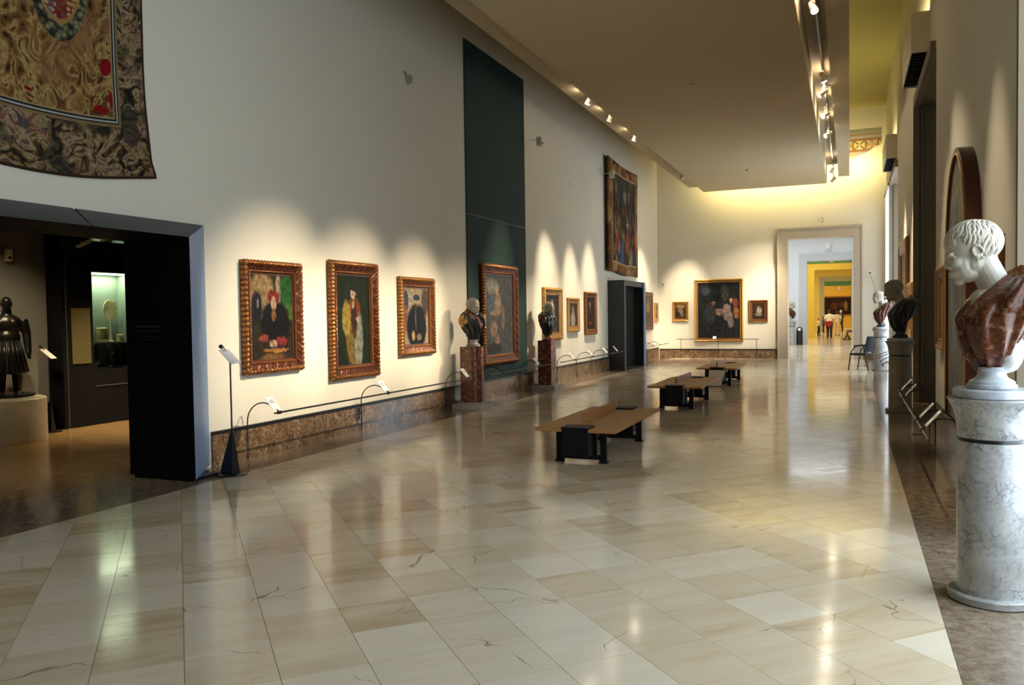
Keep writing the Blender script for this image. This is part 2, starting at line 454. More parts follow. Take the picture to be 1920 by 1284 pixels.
# ---- window niches: stone linings, glazing
names = ['window_back', 'window_near', 'window_mid', 'window_far']
for i, (a, b) in enumerate(OPEN):
    t = ob('trim_%d' % (i+1), None, None, None, (0, 0, 0)); t['kind'] = 'structure'
    for yy, s_ in ((a, 1), (b, -1)):
        y0, y1 = sorted((yy, yy+s_*.03)); MB().box(1.13, 1.9, y0, y1, 0, HEAD).build('jamb_lining', 'stone_olive', t)
        if s_ > 0: continue
        y0, y1 = sorted((yy-s_*.02, yy+s_*.05)); MB().box(1.03, 1.13, y0, y1, 0, HEAD+.12).build('architrave_post', 'stone_brown', t)
        y0, y1 = sorted((yy, yy+s_*.07)); MB().box(1.145, 1.19, y0, y1, 0, HEAD-.05).build('bead', 'stone_olive', t)
    MB().box(1.03, 1.13, a+.05, b-.05, HEAD-.05, HEAD+.12).build('architrave_head', 'stone_brown', t)
    MB().box(1.13, 1.9, a+.03, b-.03, HEAD-.03, HEAD).build('head_lining', 'stone_olive', t)
    wn_ = ob('window_%d' % (i+1), None, None, None, (1.9, (a+b)/2, 0)); wn_['kind'] = 'structure'
    hw = (b-a)/2-.04
    MB().box(.05, .07, -hw, hw, .4, HEAD-.06).build('pane', names[i], wn_)
    MB().box(.0, .13, -hw, hw, 0, .4).build('parapet', 'wall_paint', wn_)
    for u in (-hw, -hw/3, hw/3, hw): MB().box(0, .05, u-.035 if u > -hw else u, u+.035 if u < hw else u, .4, HEAD-.06).build('mullion', 'white_plastic', wn_)
    for zz in (1.6, 2.8, 4.0): MB().box(0.005, .048, -hw, hw, zz-.025, zz+.025).build('glazing_bar', 'white_plastic', wn_)
# unexplained bright strip: an added self-lit blind, nearly flush with the wall
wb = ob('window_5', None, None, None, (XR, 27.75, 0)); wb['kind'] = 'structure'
MB().box(-.02, .0, -1.42, 1.42, .05, 5.28).build('glow_panel', 'sheet_glow', wb)  # glowing sheet added for the bright strip, no known source
MB().box(-.06, .04, -1.44, 1.44, 5.29, 5.36).build('sheet_top_bar', 'black_metal', wb)
MB().box(.0, .30, -1.45, 1.45, 0, .05).build('sheet_foot', 'stone_grey', wb)

# ---- baseboards in brown breccia slabs with a black capping strip
def baseboard(name, segs, axis, face, sgn, h=.355, depth=.03, step=1.3):
    b = ob(name, None, None, None, (0, 0, 0)); b['kind'] = 'structure'
    for a0, a1 in segs:
        n_ = max(1, round((a1-a0)/step)); L_ = (a1-a0)/n_
        for i in range(n_):
            u0, u1 = a0+i*L_+.0015, a0+(i+1)*L_-.0015; f0, f1 = sorted((face, face+sgn*depth))
            mb = MB().box(f0, f1, u0, u1, 0, h) if axis == 'y' else MB().box(u0, u1, f0, f1, 0, h)
            mb.build('stone_slab', 'brown_breccia', b)
        f0, f1 = sorted((face, face+sgn*(depth+.012)))
        mb = MB().box(f0, f1, a0, a1, h, h+.035) if axis == 'y' else MB().box(a0, a1, f0, f1, h, h+.035)
        mb.build('capping_strip', 'black_metal', b)
baseboard('baseboard_left', [(YB, 3.85), (6.94, 22.98), (25.45, YF-.05)], 'y', XL, 1)
baseboard('baseboard_far', [(XL+.06, -2.33), (.43, 1.03)], 'x', YF, -1, .30)
baseboard('baseboard_right', [(YB, -6.25), (-2.45, 2.90), (6.58, 12.35), (16.15, 21.85), (25.65, 26.25)], 'y', XR, -1, .33)

# ---- architrave of the far door and number above it
t = ob('trim_5', None, None, None, (0, 0, 0)); t['kind'] = 'structure'
for x0, x1 in ((DX0-.34, DX0), (DX1, DX1+.29)):
    MB().box(x0, x1, YF-.09, YF, 0, DZ).build('architrave_post', 'stone_taupe', t)
    xo = x0 if x0 < -1 else x1-.05; MB().box(xo, xo+.05, YF-.12, YF-.09, 0, DZ+.34).build('architrave_bead', 'stone_taupe', t)
MB().box(DX0-.34, DX1+.29, YF-.09, YF, DZ, DZ+.36).build('architrave_head', 'stone_taupe', t)
MB().box(DX0-.29, DX1+.24, YF-.12, YF-.09, DZ+.30, DZ+.36).build('architrave_bead', 'stone_taupe', t)
def text(body, loc, size, mat, rot=(PI/2, 0, 0), ext=.004, align='CENTER'):
    c = bpy.data.curves.new('txt', 'FONT'); c.body = body; c.size = size; c.extrude = ext; c.align_x = align; c.resolution_u = 2
    o = bpy.data.objects.new('t', c); COL.objects.link(o)
    dg = bpy.context.evaluated_depsgraph_get(); me = bpy.data.meshes.new_from_object(o.evaluated_get(dg))
    bpy.data.objects.remove(o); bpy.data.curves.remove(c)
    me.materials.clear(); me.transform(Matrix.Translation(loc) @ Matrix.Rotation(rot[2], 4, 'Z') @ Matrix.Rotation(rot[0], 4, 'X')); return me
ob('room_number', text('12', (-.92, YF-.012, 4.66), .26, None), 'stone_taupe', None, label='pale number 12 on the wall above the far doorway', cat='number')

# ---- dark green hanging panel behind the tall picture on the left wall
gp = thing('green_panel', 'tall dark green wall panel running from the skirting nearly to the ceiling', 'panel', (XL+.003, 14.97, .39))
MB().box(0, .02, -1.46, 1.46, 0, 3.13).build('board', 'dark_green_panel', gp)
MB().box(0, .02, -1.46, 1.46, 3.145, 6.32).build('board', 'dark_green_panel', gp)

# ---- painted frieze remnant high on the far wall
k = N('frieze_paint'); uv = k.uv()
sx = k.n('ShaderNodeSeparateXYZ'); k.l(uv, sx.inputs[0])
u_, v_ = sx.outputs[0], sx.outputs[1]
du = k.math('ABSOLUTE', k.math('SUBTRACT', k.math('FRACT', k.math('MULTIPLY', u_, 2.6)), .5)); mv = k.math('DIVIDE', k.math('SUBTRACT', v_, .30), .34)
dv = k.math('ABSOLUTE', k.math('SUBTRACT', mv, .5))
xx = k.math('MULTIPLY', k.math('LESS_THAN', k.math('ABSOLUTE', k.math('SUBTRACT', du, dv)), .10), k.math('GREATER_THAN', k.math('ADD', du, dv), .14))
odd = k.math('GREATER_THAN', k.math('FRACT', k.math('MULTIPLY', u_, 1.3)), .5)
col = k.mix(odd, (.50, .40, .15), (.30, .17, .07)); col = k.mix(xx, col, k.mix(odd, (.13, .085, .05), (.40, .34, .18)))
col = k.mix(k.math('GREATER_THAN', k.math('MAXIMUM', du, dv), .43), col, (.20, .085, .035))
def band(col, lo, hi, cc): return k.mix(k.math('MULTIPLY', k.math('GREATER_THAN', v_, lo), k.math('LESS_THAN', v_, hi)), col, cc)
col = band(col, -1, .12, (.48, .36, .10)); col = band(col, .12, .24, (.26, .22, .22)); col = band(col, .24, .30, (.20, .085, .035)); col = band(col, .64, .69, (.20, .085, .035)); col = band(col, .69, .80, (.28, .25, .24)); col = band(col, .80, .84, (.24, .12, .05)); col = band(col, .84, 2, (.24, .235, .20))
col = k.mix(k.maprange(k.noise(uv, 22, 4).outputs[0], .5, .7, 0, .5), col, (.34, .30, .18))
k.fin(col, .8)
fz = MB().prism([(-4.5, 6.70), (-.2, 6.70), (.15, 6.77), (.55, 6.90), (.75, 7.04), (.98, 7.13), (.98, 7.66), (-4.5, 7.66)], YF-.014, YF-.002, 'y').mesh('painted_frieze')
ul = fz.uv_layers.new(name='uv')
for lp in fz.loops:
    c = fz.vertices[lp.vertex_index].co; ul.data[lp.index].uv = ((c.x+4.5)/1.0, (c.z-6.70)/.96)
ob('painted_frieze', fz, 'frieze_paint', None, label='remnant of an ornamental painted frieze high on the far wall', cat='frieze')

# ------------------------------------------------------------------ enfilade beyond the far door
YW = [43.3, 52.9, 73.0, 88.2]
ef = struct('floor_enfilade', MB().box(-7.0, 2.05, 30.3, 90, -.12, 0).box(DX0, DX1, YF-.0, 30.3, -.007, 0), 'floor_marble')
def room(tag, y0, y1, mat, h):
    struct('wall_%s_left' % tag, MB().box(-7.0, -6.6, y0, y1, 0, h), mat); struct('wall_%s_right' % tag, MB().box(1.6, 2.05, y0, y1, 0, h), mat)
    struct('ceiling_%s' % tag, MB().box(-7.0, 2.05, y0, y1, h, h+.2), 'ceiling_paint')
room('blue_room', 30.3, 43.3, 'blue_paint', 6.0); room('first_yellow_room', 43.9, 52.9, 'yellow_paint', 5.5)
room('second_yellow_room', 53.4, 73.0, 'pale_yellow_paint', 5.5); room('end_room', 73.6, 88.2, 'orange_paint', 5.5)
struct('wall_blue_room_far', pierced(43.3, 43.9, 6.0), 'blue_paint')
struct('wall_first_yellow_room_far', pierced(52.9, 53.4, 5.5), 'pale_yellow_paint')
struct('wall_second_yellow_room_far', pierced(73.0, 73.6, 5.5), 'pale_yellow_paint')
struct('wall_end', MB().box(-7.0, 2.05, 88.2, 88.6, 0, 5.5), 'orange_paint')
for i, (yy, mt) in enumerate(((43.3, 'stone_grey'), (52.9, 'yellow_paint'), (73.0, 'grey_green_stone'))):
    t = ob('trim_%d' % (6+i), None, None, None, (0, 0, 0)); t['kind'] = 'structure'
    MB().box(DX0-.34, DX0, yy-.08, yy, 0, DZ).build('architrave_post', mt, t); MB().box(DX1, DX1+.34, yy-.08, yy, 0, DZ).build('architrave_post', mt, t)
    MB().box(DX0-.34, DX1+.34, yy-.08, yy, DZ, DZ+.36).build('architrave_head', mt, t)
struct('trim_9', MB().box(-6.6, 1.6, 52.86, 52.9, 4.55, 5.5), 'green_frieze'); struct('trim_10', MB().box(-6.6, 1.6, 88.14, 88.2, 4.2, 4.75), 'green_frieze')
def loudbox(loc, label): 
    t = thing('wall_box', label, 'lamp', loc, 0, 'small boxes above the doors of the enfilade')
    MB().box(-.11, .11, -.12, 0, 0, .36).build('casing', 'white_plastic', t); MB().box(-.09, .09, -.13, -.12, .03, .12).build('grille', 'stone_grey', t)
loudbox((-1.0, 43.3, 4.62), 'pale grey box on the wall above the grey framed doorway')
loudbox((-1.0, 52.85, 4.60), 'cream box over the first yellow doorway'); loudbox((-.95, 88.13, 3.75), 'olive box on the orange end wall above the big picture')

# ------------------------------------------------------------------ side room seen through the first portal
struct('floor_side_room', MB().box(-14.0, -7.05, 1.5, 15, -.12, 0), 'side_floor')
struct('wall_side_room_back', MB().box(-11.7, -11.3, 1.5, 8.68, 0, 4.2).box(-12.0, -11.9, 8.68, 15, 0, 4.2), 'side_room_wall')
struct('wall_side_room_near', MB().box(-14, -7.0, 1.2, 1.5, 0, 4.2), 'side_room_wall')
struct('wall_side_room_end', MB().box(-14, -7.0, 15, 15.3, 0, 4.2), 'side_room_wall')
struct('ceiling_side_room', MB().box(-14.0, -7.0, 1.2, 15.3, 4.2, 4.4), 'portal_black')
baseboard('baseboard_side_room', [(1.5, 8.66)], 'y', -11.3, 1, .38)

# ------------------------------------------------------------------ PORTALS in the left wall
# first portal: mitred chamfered surround of dark blue-grey sheet metal
pt = ob('door_1', None, None, None, (0, 0, 0)); pt['kind'] = 'structure'; pt['label'] = 'large black portal with chamfered blue grey frame in the left wall'
XO, XI, XB = -6.52, -6.04, -6.92       # at the wall, front edge, rear edge
def mitre(yi, yo, zlo):                # one jamb, yi inner edge, yo outer edge
    m = MB(); m.hexa([(XB, yi, zlo), (XI, yi, zlo), (XO, yo, zlo), (XB, yo, zlo), (XB, yi, 2.45), (XI, yi, 2.45), (XO, yo, 2.66), (XB, yo, 2.66)]); return m
def face_split(o, normal_test, mats):  # recolour chosen faces; reflected light and shade are in these colours
    for mt in mats: o.data.materials.append(MATS[mt])
    for p in o.data.polygons: 
        for idx, t in enumerate(normal_test):
            if t(p.normal): p.material_index = idx+1
j = mitre(6.21, 6.92, .03).build('jamb', 'portal_black', pt); face_split(j, [lambda n: n.x > .3 and n.y > .2], ['portal_lit_blue'])  # inner face black for its shade, chamfer blue for its reflection
j = mitre(4.0, 3.29, .03).build('jamb', 'portal_black', pt); face_split(j, [lambda n: n.x > .3 and n.y < -.2], ['portal_lit_blue'])
for y0, y1, o0, o1 in ((4.0, 5.095, 3.29, 5.30), (5.105, 6.21, 5.33, 6.92)):
    m = MB(); m.hexa([(XB, y0, 2.45), (XI, y0, 2.45), (XI, y1, 2.45), (XB, y1, 2.45), (XB, o0, 2.66), (XO, o0, 2.66), (XO, o1, 2.66), (XB, o1, 2.66)])
    l_ = m.build('lintel', 'portal_black', pt); face_split(l_, [lambda n: n.x > .2 and n.z > .2], ['portal_graphite'])
MB().box(-6.89, -6.10, 6.24, 6.60, 0, .03).build('kick_plate', 'black_paint', pt)
MB().box(-6.89, -6.10, 3.6, 3.97, 0, .03).build('kick_plate', 'black_paint', pt)
# pale wall text on the inner jamb: two short illegible lines in small print
for zz, ln, hh in ((1.56, .30, .016), (1.52, .32, .008), (1.46, .22, .007), (1.43, .06, .007)):
    MB().box(-6.62-ln/2, -6.62+ln/2, 6.207, 6.2095, zz, zz+hh).build('wall_text', 'portal_graphite', pt)
# second portal: plain box frame standing out of the wall
p2 = ob('door_2', None, None, None, (0, 0, 0)); p2['kind'] = 'structure'; p2['label'] = 'dark box shaped portal standing out from the left wall near the far end'
MB().box(-7.0, -6.03, 22.95, 23.13, 0, 2.62).build('jamb', 'portal_graphite', p2)
MB().box(-7.0, -6.03, 25.27, 25.45, 0, 2.62).build('jamb', 'portal_graphite', p2)
MB().box(-7.0, -6.03, 23.13, 25.27, 2.46, 2.62).build('lintel', 'portal_graphite', p2)
MB().box(-6.30, -6.27, 23.13, 25.27, 0, 2.46).build('door_leaf', 'portal_black', p2)
MB().box(-6.02, -5.99, 25.20, 25.45, .04, 2.62).build('frame_face', 'portal_lit_blue', p2)
struct('wall_side_room_close', MB().box(-7.3, -7.02, 22.8, 25.6, 0, 2.8), 'portal_black')

# ------------------------------------------------------------------ PICTURES
def frame_mesh(w_, h_, fw, dep, amp, per, rebate=.0):
    """mitred moulding run round a rectangle (x right, z up, front towards -y), carved with a repeating swell"""
    prof = [(0, .0, 0), (0, .55, .6), (.10, .92, 1), (.22, 1.0, 1), (.36, .86, .5), (.50, .70, .9), (.66, .66, .9), (.80, .52, .3), (.90, .60, .6), (1.0, .42, .2), (1.0, .15, 0)]
    m = MB()
    for side in range(4):
        L_ = w_ if side % 2 == 0 else h_
        n_ = max(6, int(L_/per*6)); base = len(m.v)
        for d_, t_, am in prof:
            d = d_*fw
            for k_ in range(n_+1):
                s_ = d+(L_-2*d)*k_/n_
                ph = s_/per*PI
                if d_ < .3: wv_ = abs(math.sin(ph))
                elif d_ < .75: wv_ = .5+.5*math.sin(ph*1.25+d_*9)*math.cos(ph*.5+d_*14)
                else: wv_ = abs(math.sin(ph*1.9))
                wob = am*amp*1.15*(wv_-.5)
                t = dep*t_+wob
                dd = d - (abs(math.sin(ph))*amp*.8 if d_ < .05 and am > 0 else 0)
                if side == 0: x, z = s_-w_/2, dd
                elif side == 1: x, z = w_/2-dd, s_
                elif side == 2: x, z = w_/2-s_, h_-dd
                else: x, z = -w_/2+dd, h_-s_
                m.v.append((x, -t, z))
        for i in range(len(prof)-1):
            for k_ in range(n_):
                a = base+i*(n_+1)+k_; m.f.append((a, a+1, a+n_+2, a+n_+1))
    return m
def uv_panel(name, w_, h_, z0, y0, y1):
    me = MB().box(-w_/2, w_/2, y0, y1, z0, z0+h_).mesh(name); ul = me.uv_layers.new(name='uv')
    for lp in me.loops:
        c = me.vertices[lp.vertex_index].co; ul.data[lp.index].uv = ((c.x+w_/2)/w_, (c.z-z0)/h_)
    return me
def picture(label, loc, rotz, w_, h_, fw, cmat, fmat, dep=.07, amp=.012, per=.06, group=None, cat='painting', name='framed_painting', inner='walnut'):
    t = thing(name, label, cat, loc, rotz, group)
    frame_mesh(w_, h_, fw, dep, amp, per).build('frame', fmat, t, 50)
    iw, ih = w_-2*fw, h_-2*fw
    m = MB(); s_ = .022
    m.box(-iw/2-.004, -iw/2+s_, -.024, -.003, fw, h_-fw).box(iw/2-s_, iw/2+.004, -.024, -.003, fw, h_-fw)
    m.box(-iw/2+s_, iw/2-s_, -.024, -.003, fw-.004, fw+s_).box(-iw/2+s_, iw/2-s_, -.024, -.003, h_-fw-s_, h_-fw+.004)
    m.build('slip', inner, t)
    ob('canvas', uv_panel('canvas', iw, ih, fw, -.018, -.004), cmat, t)
    MB().box(-w_/2+.02, w_/2-.02, -.006, -.001, .02, h_-.02).build('backing', 'black_paint', t)
    return t
LW = PI/2; RW = -PI/2
def on_left(y0, y1, z0, z1): return (XL, (y0+y1)/2, z0), LW, y1-y0, z1-z0
SK = (.62, .40, .26)
c = canvas('canvas_a', (.016, .012, .009), (.05, .035, .02), [(.28, .75, .30, .28, (.42, .27, .12), .35), (.66, .85, .06, .30, (.45, .36, .22), .2), (.86, .78, .18, .26, (.03, .13, .03), .4), (.86, .55, .17, .12, (.10, .22, .04), .5), (.16, .62, .13, .20, (.02, .02, .025), .4), (.18, .66, .03, .06, (.35, .35, .33), .6), (.58, .44, .36, .26, (.012, .010, .012), .25), (.54, .73, .15, .085, (.28, .035, .02), .3), (.54, .66, .065, .085, SK, .35), (.54, .53, .05, .08, (.30, .13, .05), .6), (.30, .26, .12, .05, (.35, .08, .05), .4), (.70, .22, .15, .06, (.33, .04, .04), .4), (.52, .20, .10, .045, SK, .4), (.58, .12, .32, .025, (.50, .22, .06), .3), (.50, .04, .30, .05, (.30, .14, .05), .7)])
picture('leftmost framed portrait beside the portal, bearded sitter in red hat with leafy background', *on_left(7.46, 8.54, .98, 2.32), .138, c, 'red_gilt', .09, .016, .06)
c = canvas('canvas_b', (.008, .012, .006), (.022, .034, .014), [(.50, .36, .24, .40, (.30, .19, .04), .3), (.30, .52, .13, .20, (.50, .34, .06), .35), (.64, .28, .14, .34, (.36, .35, .27), .3), (.55, .62, .17, .13, (.30, .07, .02), .4), (.52, .50, .10, .22, (.06, .025, .012), .5), (.50, .665, .045, .05, SK, .4), (.50, .78, .075, .062, (.70, .50, .36), .3), (.50, .84, .085, .035, (.03, .015, .01), .4), (.62, .51, .07, .03, SK, .4), (.52, .35, .05, .06, (.14, .05, .02), .5)])
picture('tall framed full length portrait in golden gown, second picture from the portal', *on_left(9.16, 10.35, .78, 2.41), .165, c, 'red_gilt', .09, .015, .055)
c = canvas('canvas_c', (.34, .24, .14), (.48, .36, .22), [(.30, .80, .10, .40, (.52, .42, .28), .3), (.10, .75, .12, .2, (.06, .08, .14), .4), (.10, .45, .09, .25, (.36, .16, .10), .4), (.85, .75, .16, .3, (.10, .08, .06), .6), (.52, .32, .40, .42, (.010, .011, .016), .2), (.52, .73, .08, .09, SK, .35), (.52, .82, .14, .06, (.03, .05, .09), .3), (.50, .65, .06, .07, (.06, .035, .02), .5), (.48, .45, .03, .20, (.20, .16, .11), .6), (.38, .17, .06, .10, (.62, .45, .22), .3), (.60, .15, .10, .06, (.35, .22, .12), .5)])
picture('framed portrait of a figure in black with dark cap, third picture from the portal', *on_left(10.99, 12.13, 1.02, 2.26), .15, c, 'brown_gilt', .085, .014, .055)
c = canvas('canvas_d', (.05, .055, .05), (.12, .12, .10), [(.25, .84, .25, .10, (.38, .33, .26), .6), (.25, .62, .22, .12, (.14, .17, .20), .5), (.72, .6, .25, .5, (.10, .095, .075), .5), (.45, .62, .12, .15, (.45, .30, .20), .4), (.42, .78, .06, .05, SK, .4), (.32, .52, .18, .035, (.42, .27, .17), .5), (.62, .45, .07, .18, (.30, .20, .14), .5), (.30, .32, .14, .12, (.40, .25, .18), .5), (.42, .18, .10, .09, (.38, .24, .17), .5), (.30, .08, .30, .08, (.05, .045, .03), .5)])
picture('large gilt framed landscape with figures hung on the dark green panel', (XL+.026, 14.9, .68), LW, 1.74, 1.95, .17, c, 'red_gilt', .09, .016, .06)
c = canvas('canvas_e', (.014, .016, .014), (.04, .04, .034), [(.52, .30, .30, .40, (.16, .12, .09), .5), (.52, .60, .20, .16, (.22, .20, .17), .5), (.54, .82, .08, .07, SK, .35), (.52, .70, .07, .05, (.5, .4, .3), .5), (.70, .22, .1, .05, SK, .5)])
picture('gilt framed portrait of a standing lady half hidden by a dark marble bust', *on_left(17.43, 18.71, 1.04, 2.27), .17, c, 'bright_gilt', .085, .014, .06)
c = canvas('canvas_f', (.03, .02, .015), (.06, .045, .03), [(.5, .28, .30, .36, (.62, .55, .42), .3), (.5, .62, .12, .14, (.60, .42, .30), .35), (.5, .78, .10, .09, SK, .35), (.5, .87, .12, .05, (.10, .05, .02), .4)])
picture('small gilt framed portrait in white, between the lady and the dark portrait', *on_left(19.2, 20.1, 1.2, 2.06), .13, c, 'bright_gilt', .07, .008, .05)
c = canvas('canvas_g', (.012, .010, .008), (.03, .022, .015), [(.5, .35, .38, .42, (.02, .015, .014), .3), (.5, .76, .11, .09, (.45, .28, .17), .4), (.5, .2, .2, .06, (.40, .07, .03), .5), (.5, .6, .05, .08, (.3, .2, .12), .5)])
picture('very dark framed portrait nearest the box portal on its near side', *on_left(20.62, 21.62, 1.09, 2.235), .13, c, 'brown_gilt', .08, .012, .05)
c = canvas('canvas_h', (.10, .06, .03), (.20, .13, .07), [(.5, .6, .25, .2, (.45, .30, .16), .5), (.5, .3, .3, .2, (.14, .08, .05), .5)])
picture('tall narrow framed picture just beyond the box portal', *on_left(27.3, 28.65, 1.07, 2.38), .09, c, 'walnut', .05, .006, .06)
picture('small gilt picture in the far left corner of the hall', *on_left(28.95, 29.5, 1.33, 2.03), .11, c, 'bright_gilt', .06, .006, .05)
c = canvas('canvas_i', (.03, .018, .01), (.12, .07, .03), [(.5, .85, .45, .18, (.50, .32, .10), .5), (.5, .5, .25, .2, (.45, .28, .18), .5), (.25, .35, .2, .2, (.04, .03, .03), .5), (.65, .28, .15, .15, (.30, .20, .22), .5)])
picture('small gilt framed picture left of the big dark altarpiece on the far wall', (-5.69, YF, 1.34), 0, .585, .715, .085, c, 'bright_gilt', .05, .006, .05)
c = canvas('canvas_j', (.010, .012, .014), (.035, .035, .036), [(.2, .85, .12, .08, (.08, .10, .13), .5), (.65, .80, .10, .16, (.09, .08, .07), .4), (.70, .52, .10, .10, (.42, .28, .22), .4), (.72, .40, .12, .10, (.32, .24, .22), .4), (.52, .47, .12, .07, (.36, .24, .19), .5), (.78, .30, .08, .12, (.24, .22, .22), .5), (.90, .60, .06, .12, (.34, .08, .05), .5), (.80, .68, .05, .05, SK, .4), (.92, .45, .06, .10, (.42, .18, .06), .5), (.30, .45, .14, .20, (.06, .06, .07), .5), (.37, .62, .05, .04, (.40, .20, .15), .5)])
picture('big dark gilt framed altarpiece in the middle of the far wall', (-4.33, YF, .60), 0, 1.71, 2.23, .115, c, 'bright_gilt', .08, .006, .06)
c = canvas('canvas_k', (.02, .014, .01), (.08, .05, .03), [(.55, .55, .22, .26, (.60, .50, .42), .5), (.50, .30, .30, .10, (.40, .30, .2), .5), (.62, .72, .10, .08, (.40, .08, .04), .5), (.25, .65, .16, .2, (.06, .04, .03), .5)])
picture('small gilt framed picture between the altarpiece and the far doorway', (-2.96, YF, 1.28), 0, .64, .775, .095, c, 'brown_gilt', .06, .008, .05)
# right wall
def on_right(y0, y1, z0, z1): return (XR, (y0+y1)/2, z0), RW, y1-y0, z1-z0
c = canvas('canvas_l', (.20, .10, .05), (.34, .18, .10), [(.5, .5, .3, .35, (.45, .20, .15), .5), (.5, .75, .15, .12, SK, .5)])
picture('narrow orange framed picture beside the arched panel on the right wall', *on_right(10.95, 11.95, 1.12, 2.16), .13, c, 'brown_gilt', .07, .006, .05)
picture('gilt framed picture showing behind the head of the large marble bust', *on_right(7.2, 7.95, 1.25, 2.20), .13, c, 'brown_gilt', .075, .006, .05)
c = canvas('canvas_m', (.05, .025, .015), (.12, .06, .03), [(.5, .5, .3, .3, (.25, .14, .08), .6)])
picture('tall gilt framed picture beyond the dark bust on the right wall', *on_right(17.9, 20.6, .95, 3.1), .26, c, 'brown_gilt', .08, .006, .08)
picture('gilt framed picture right behind the dark bust on the right wall', *on_right(16.35, 17.6, 1.06, 2.14), .20, c, 'bright_gilt', .08, .006, .08)
# end of the enfilade
c = canvas('canvas_n', (.02, .012, .008), (.05, .03, .02), [(.35, .5, .15, .25, (.20, .06, .03), .5), (.75, .5, .08, .3, (.45, .30, .15), .5), (.6, .6, .1, .15, (.15, .08, .04), .5)])
picture('wide gilt framed painting on the orange wall at the end of the enfilade', (-1.02, 88.2, 1.15), 0, 2.9, 2.0, .13, c, 'bright_gilt', .08, .004, .1)
# tall arched panel painting on the right wall: thick dark walnut casing
ar = thing('arched_painting', 'tall thick round topped panel painting leaning up the right wall behind the white bust', 'painting', (XR, 9.2, .42), RW)
def arch(w_, h_, n_=28, inset=0., z0=0.):
    r = w_/2-inset; hs = h_-w_/2*1.25; pts = [(-r, z0+inset), (r, z0+inset)]
    for i in range(n_+1):
        a = PI*i/n_; pts.append((r*math.cos(a), hs+(w_/2*1.25-inset)*math.sin(a)))
    return pts
AW, AH = 1.72, 2.80
outer, inn = arch(AW, AH), arch(AW, AH, inset=.06); n_ = len(outer)
m = MB(); vs = [(x, -.002, z) for x, z in outer]+[(x, -.13, z) for x, z in outer]+[(x, -.13, z) for x, z in inn]+[(x, -.10, z) for x, z in inn]
fs = [tuple(range(n_))]
for L_ in range(3):
    for i in range(n_): fs.append((L_*n_+i, L_*n_+(i+1) % n_, (L_+1)*n_+(i+1) % n_, (L_+1)*n_+i))
m.add(vs, fs); m.build('casing', 'walnut', ar, 40)
c = canvas('canvas_o', (.10, .10, .09), (.26, .25, .20), [(.5, .8, .3, .12, (.30, .27, .17), .6), (.5, .5, .16, .35, (.14, .14, .14), .5), (.6, .62, .12, .1, (.42, .36, .22), .6), (.4, .28, .2, .1, (.30, .29, .25), .6)], .05, 5)
me = MB().prism([(x, z) for x, z in inn], -.112, -.098, 'y').mesh('canvas'); ul = me.uv_layers.new(name='uv')
for lp in me.loops:
    co = me.vertices[lp.vertex_index].co; ul.data[lp.index].uv = (co.x/AW+.5, co.z/AH)
ob('panel', me, c, ar)
m = MB()
for r_ in range(n_-1):
    a, b = inn[(r_+1) % n_], inn[(r_+2) % n_]; m.tube([(a[0], -.133, a[1]), (b[0], -.133, b[1])], .010, 6)
m.build('gilt_bead', 'brown_gilt', ar, 60)

# ------------------------------------------------------------------ TAPESTRIES
def woven(name, dark):
    k = N(name); uv = k.uv(); sx = k.n('ShaderNodeSeparateXYZ'); k.l(uv, sx.inputs[0]); u_, v_ = sx.outputs[0], sx.outputs[1]
    nz = k.noise(uv, 22, 5, .6, 1.2)
    return k, uv, u_, v_, nz
# armorial tapestry: u 0..1 across, v 0..1 up
k, uv, u_, v_, nz = woven('tapestry_arms', 1)
wv = k.n('ShaderNodeTexWave', wave_type='RINGS'); k.l(k.vmath('MULTIPLY', k.vmath('SUBTRACT', uv, (.776, .40, 0)), (1.2, 1.0, 1)), wv.inputs['Vector'])
wv.inputs['Scale'].default_value = 11; wv.inputs['Distortion'].default_value = 9; wv.inputs['Detail'].default_value = 4; wv.inputs['Detail Scale'].default_value = 1.6
fz_ = k.noise(k.vmath('MULTIPLY', uv, (1.1, .8, 1)), 17, 4, .5, 2.6).outputs[0]
field = k.ramp(fz_, [(.34, (.035, .014, .005)), (.42, (.15, .075, .024)), (.48, (.20, .105, .040)), (.52, (.26, .155, .045)), (.57, (.40, .29, .115)), (.63, (.10, .045, .016))])
field = k.mix(k.maprange(k.noise(uv, 7, 2).outputs[0], .50, .62, 0, .8), field, (.235, .125, .05))
def blob(col, u, v, ru, rv, cc, soft=.2, warp=.10):
    ww = k.vmath('ADD', uv, k.vmath('MULTIPLY', k.vmath('SUBTRACT', nz.outputs['Color'], (.5, .5, .5)), (warp, warp, 0)))
    d = k.vmath('LENGTH', k.vmath('MULTIPLY', k.vmath('SUBTRACT', ww, (u, v, 0)), (1/ru, 1/rv, 0)))
    return k.mix(k.maprange(d, 1-soft, 1, 1, 0), col, cc), d
field, _ = blob(field, .888, .262, .017, .022, (.19, .006, .009), .15, .03); field, _ = blob(field, .872, .158, .026, .008, (.19, .006, .009), .2, .03); field, _ = blob(field, .897, .182, .006, .024, (.19, .006, .009), .2, .03); field, _ = blob(field, .700, .170, .012, .007, (.19, .006, .009), .3, .03)
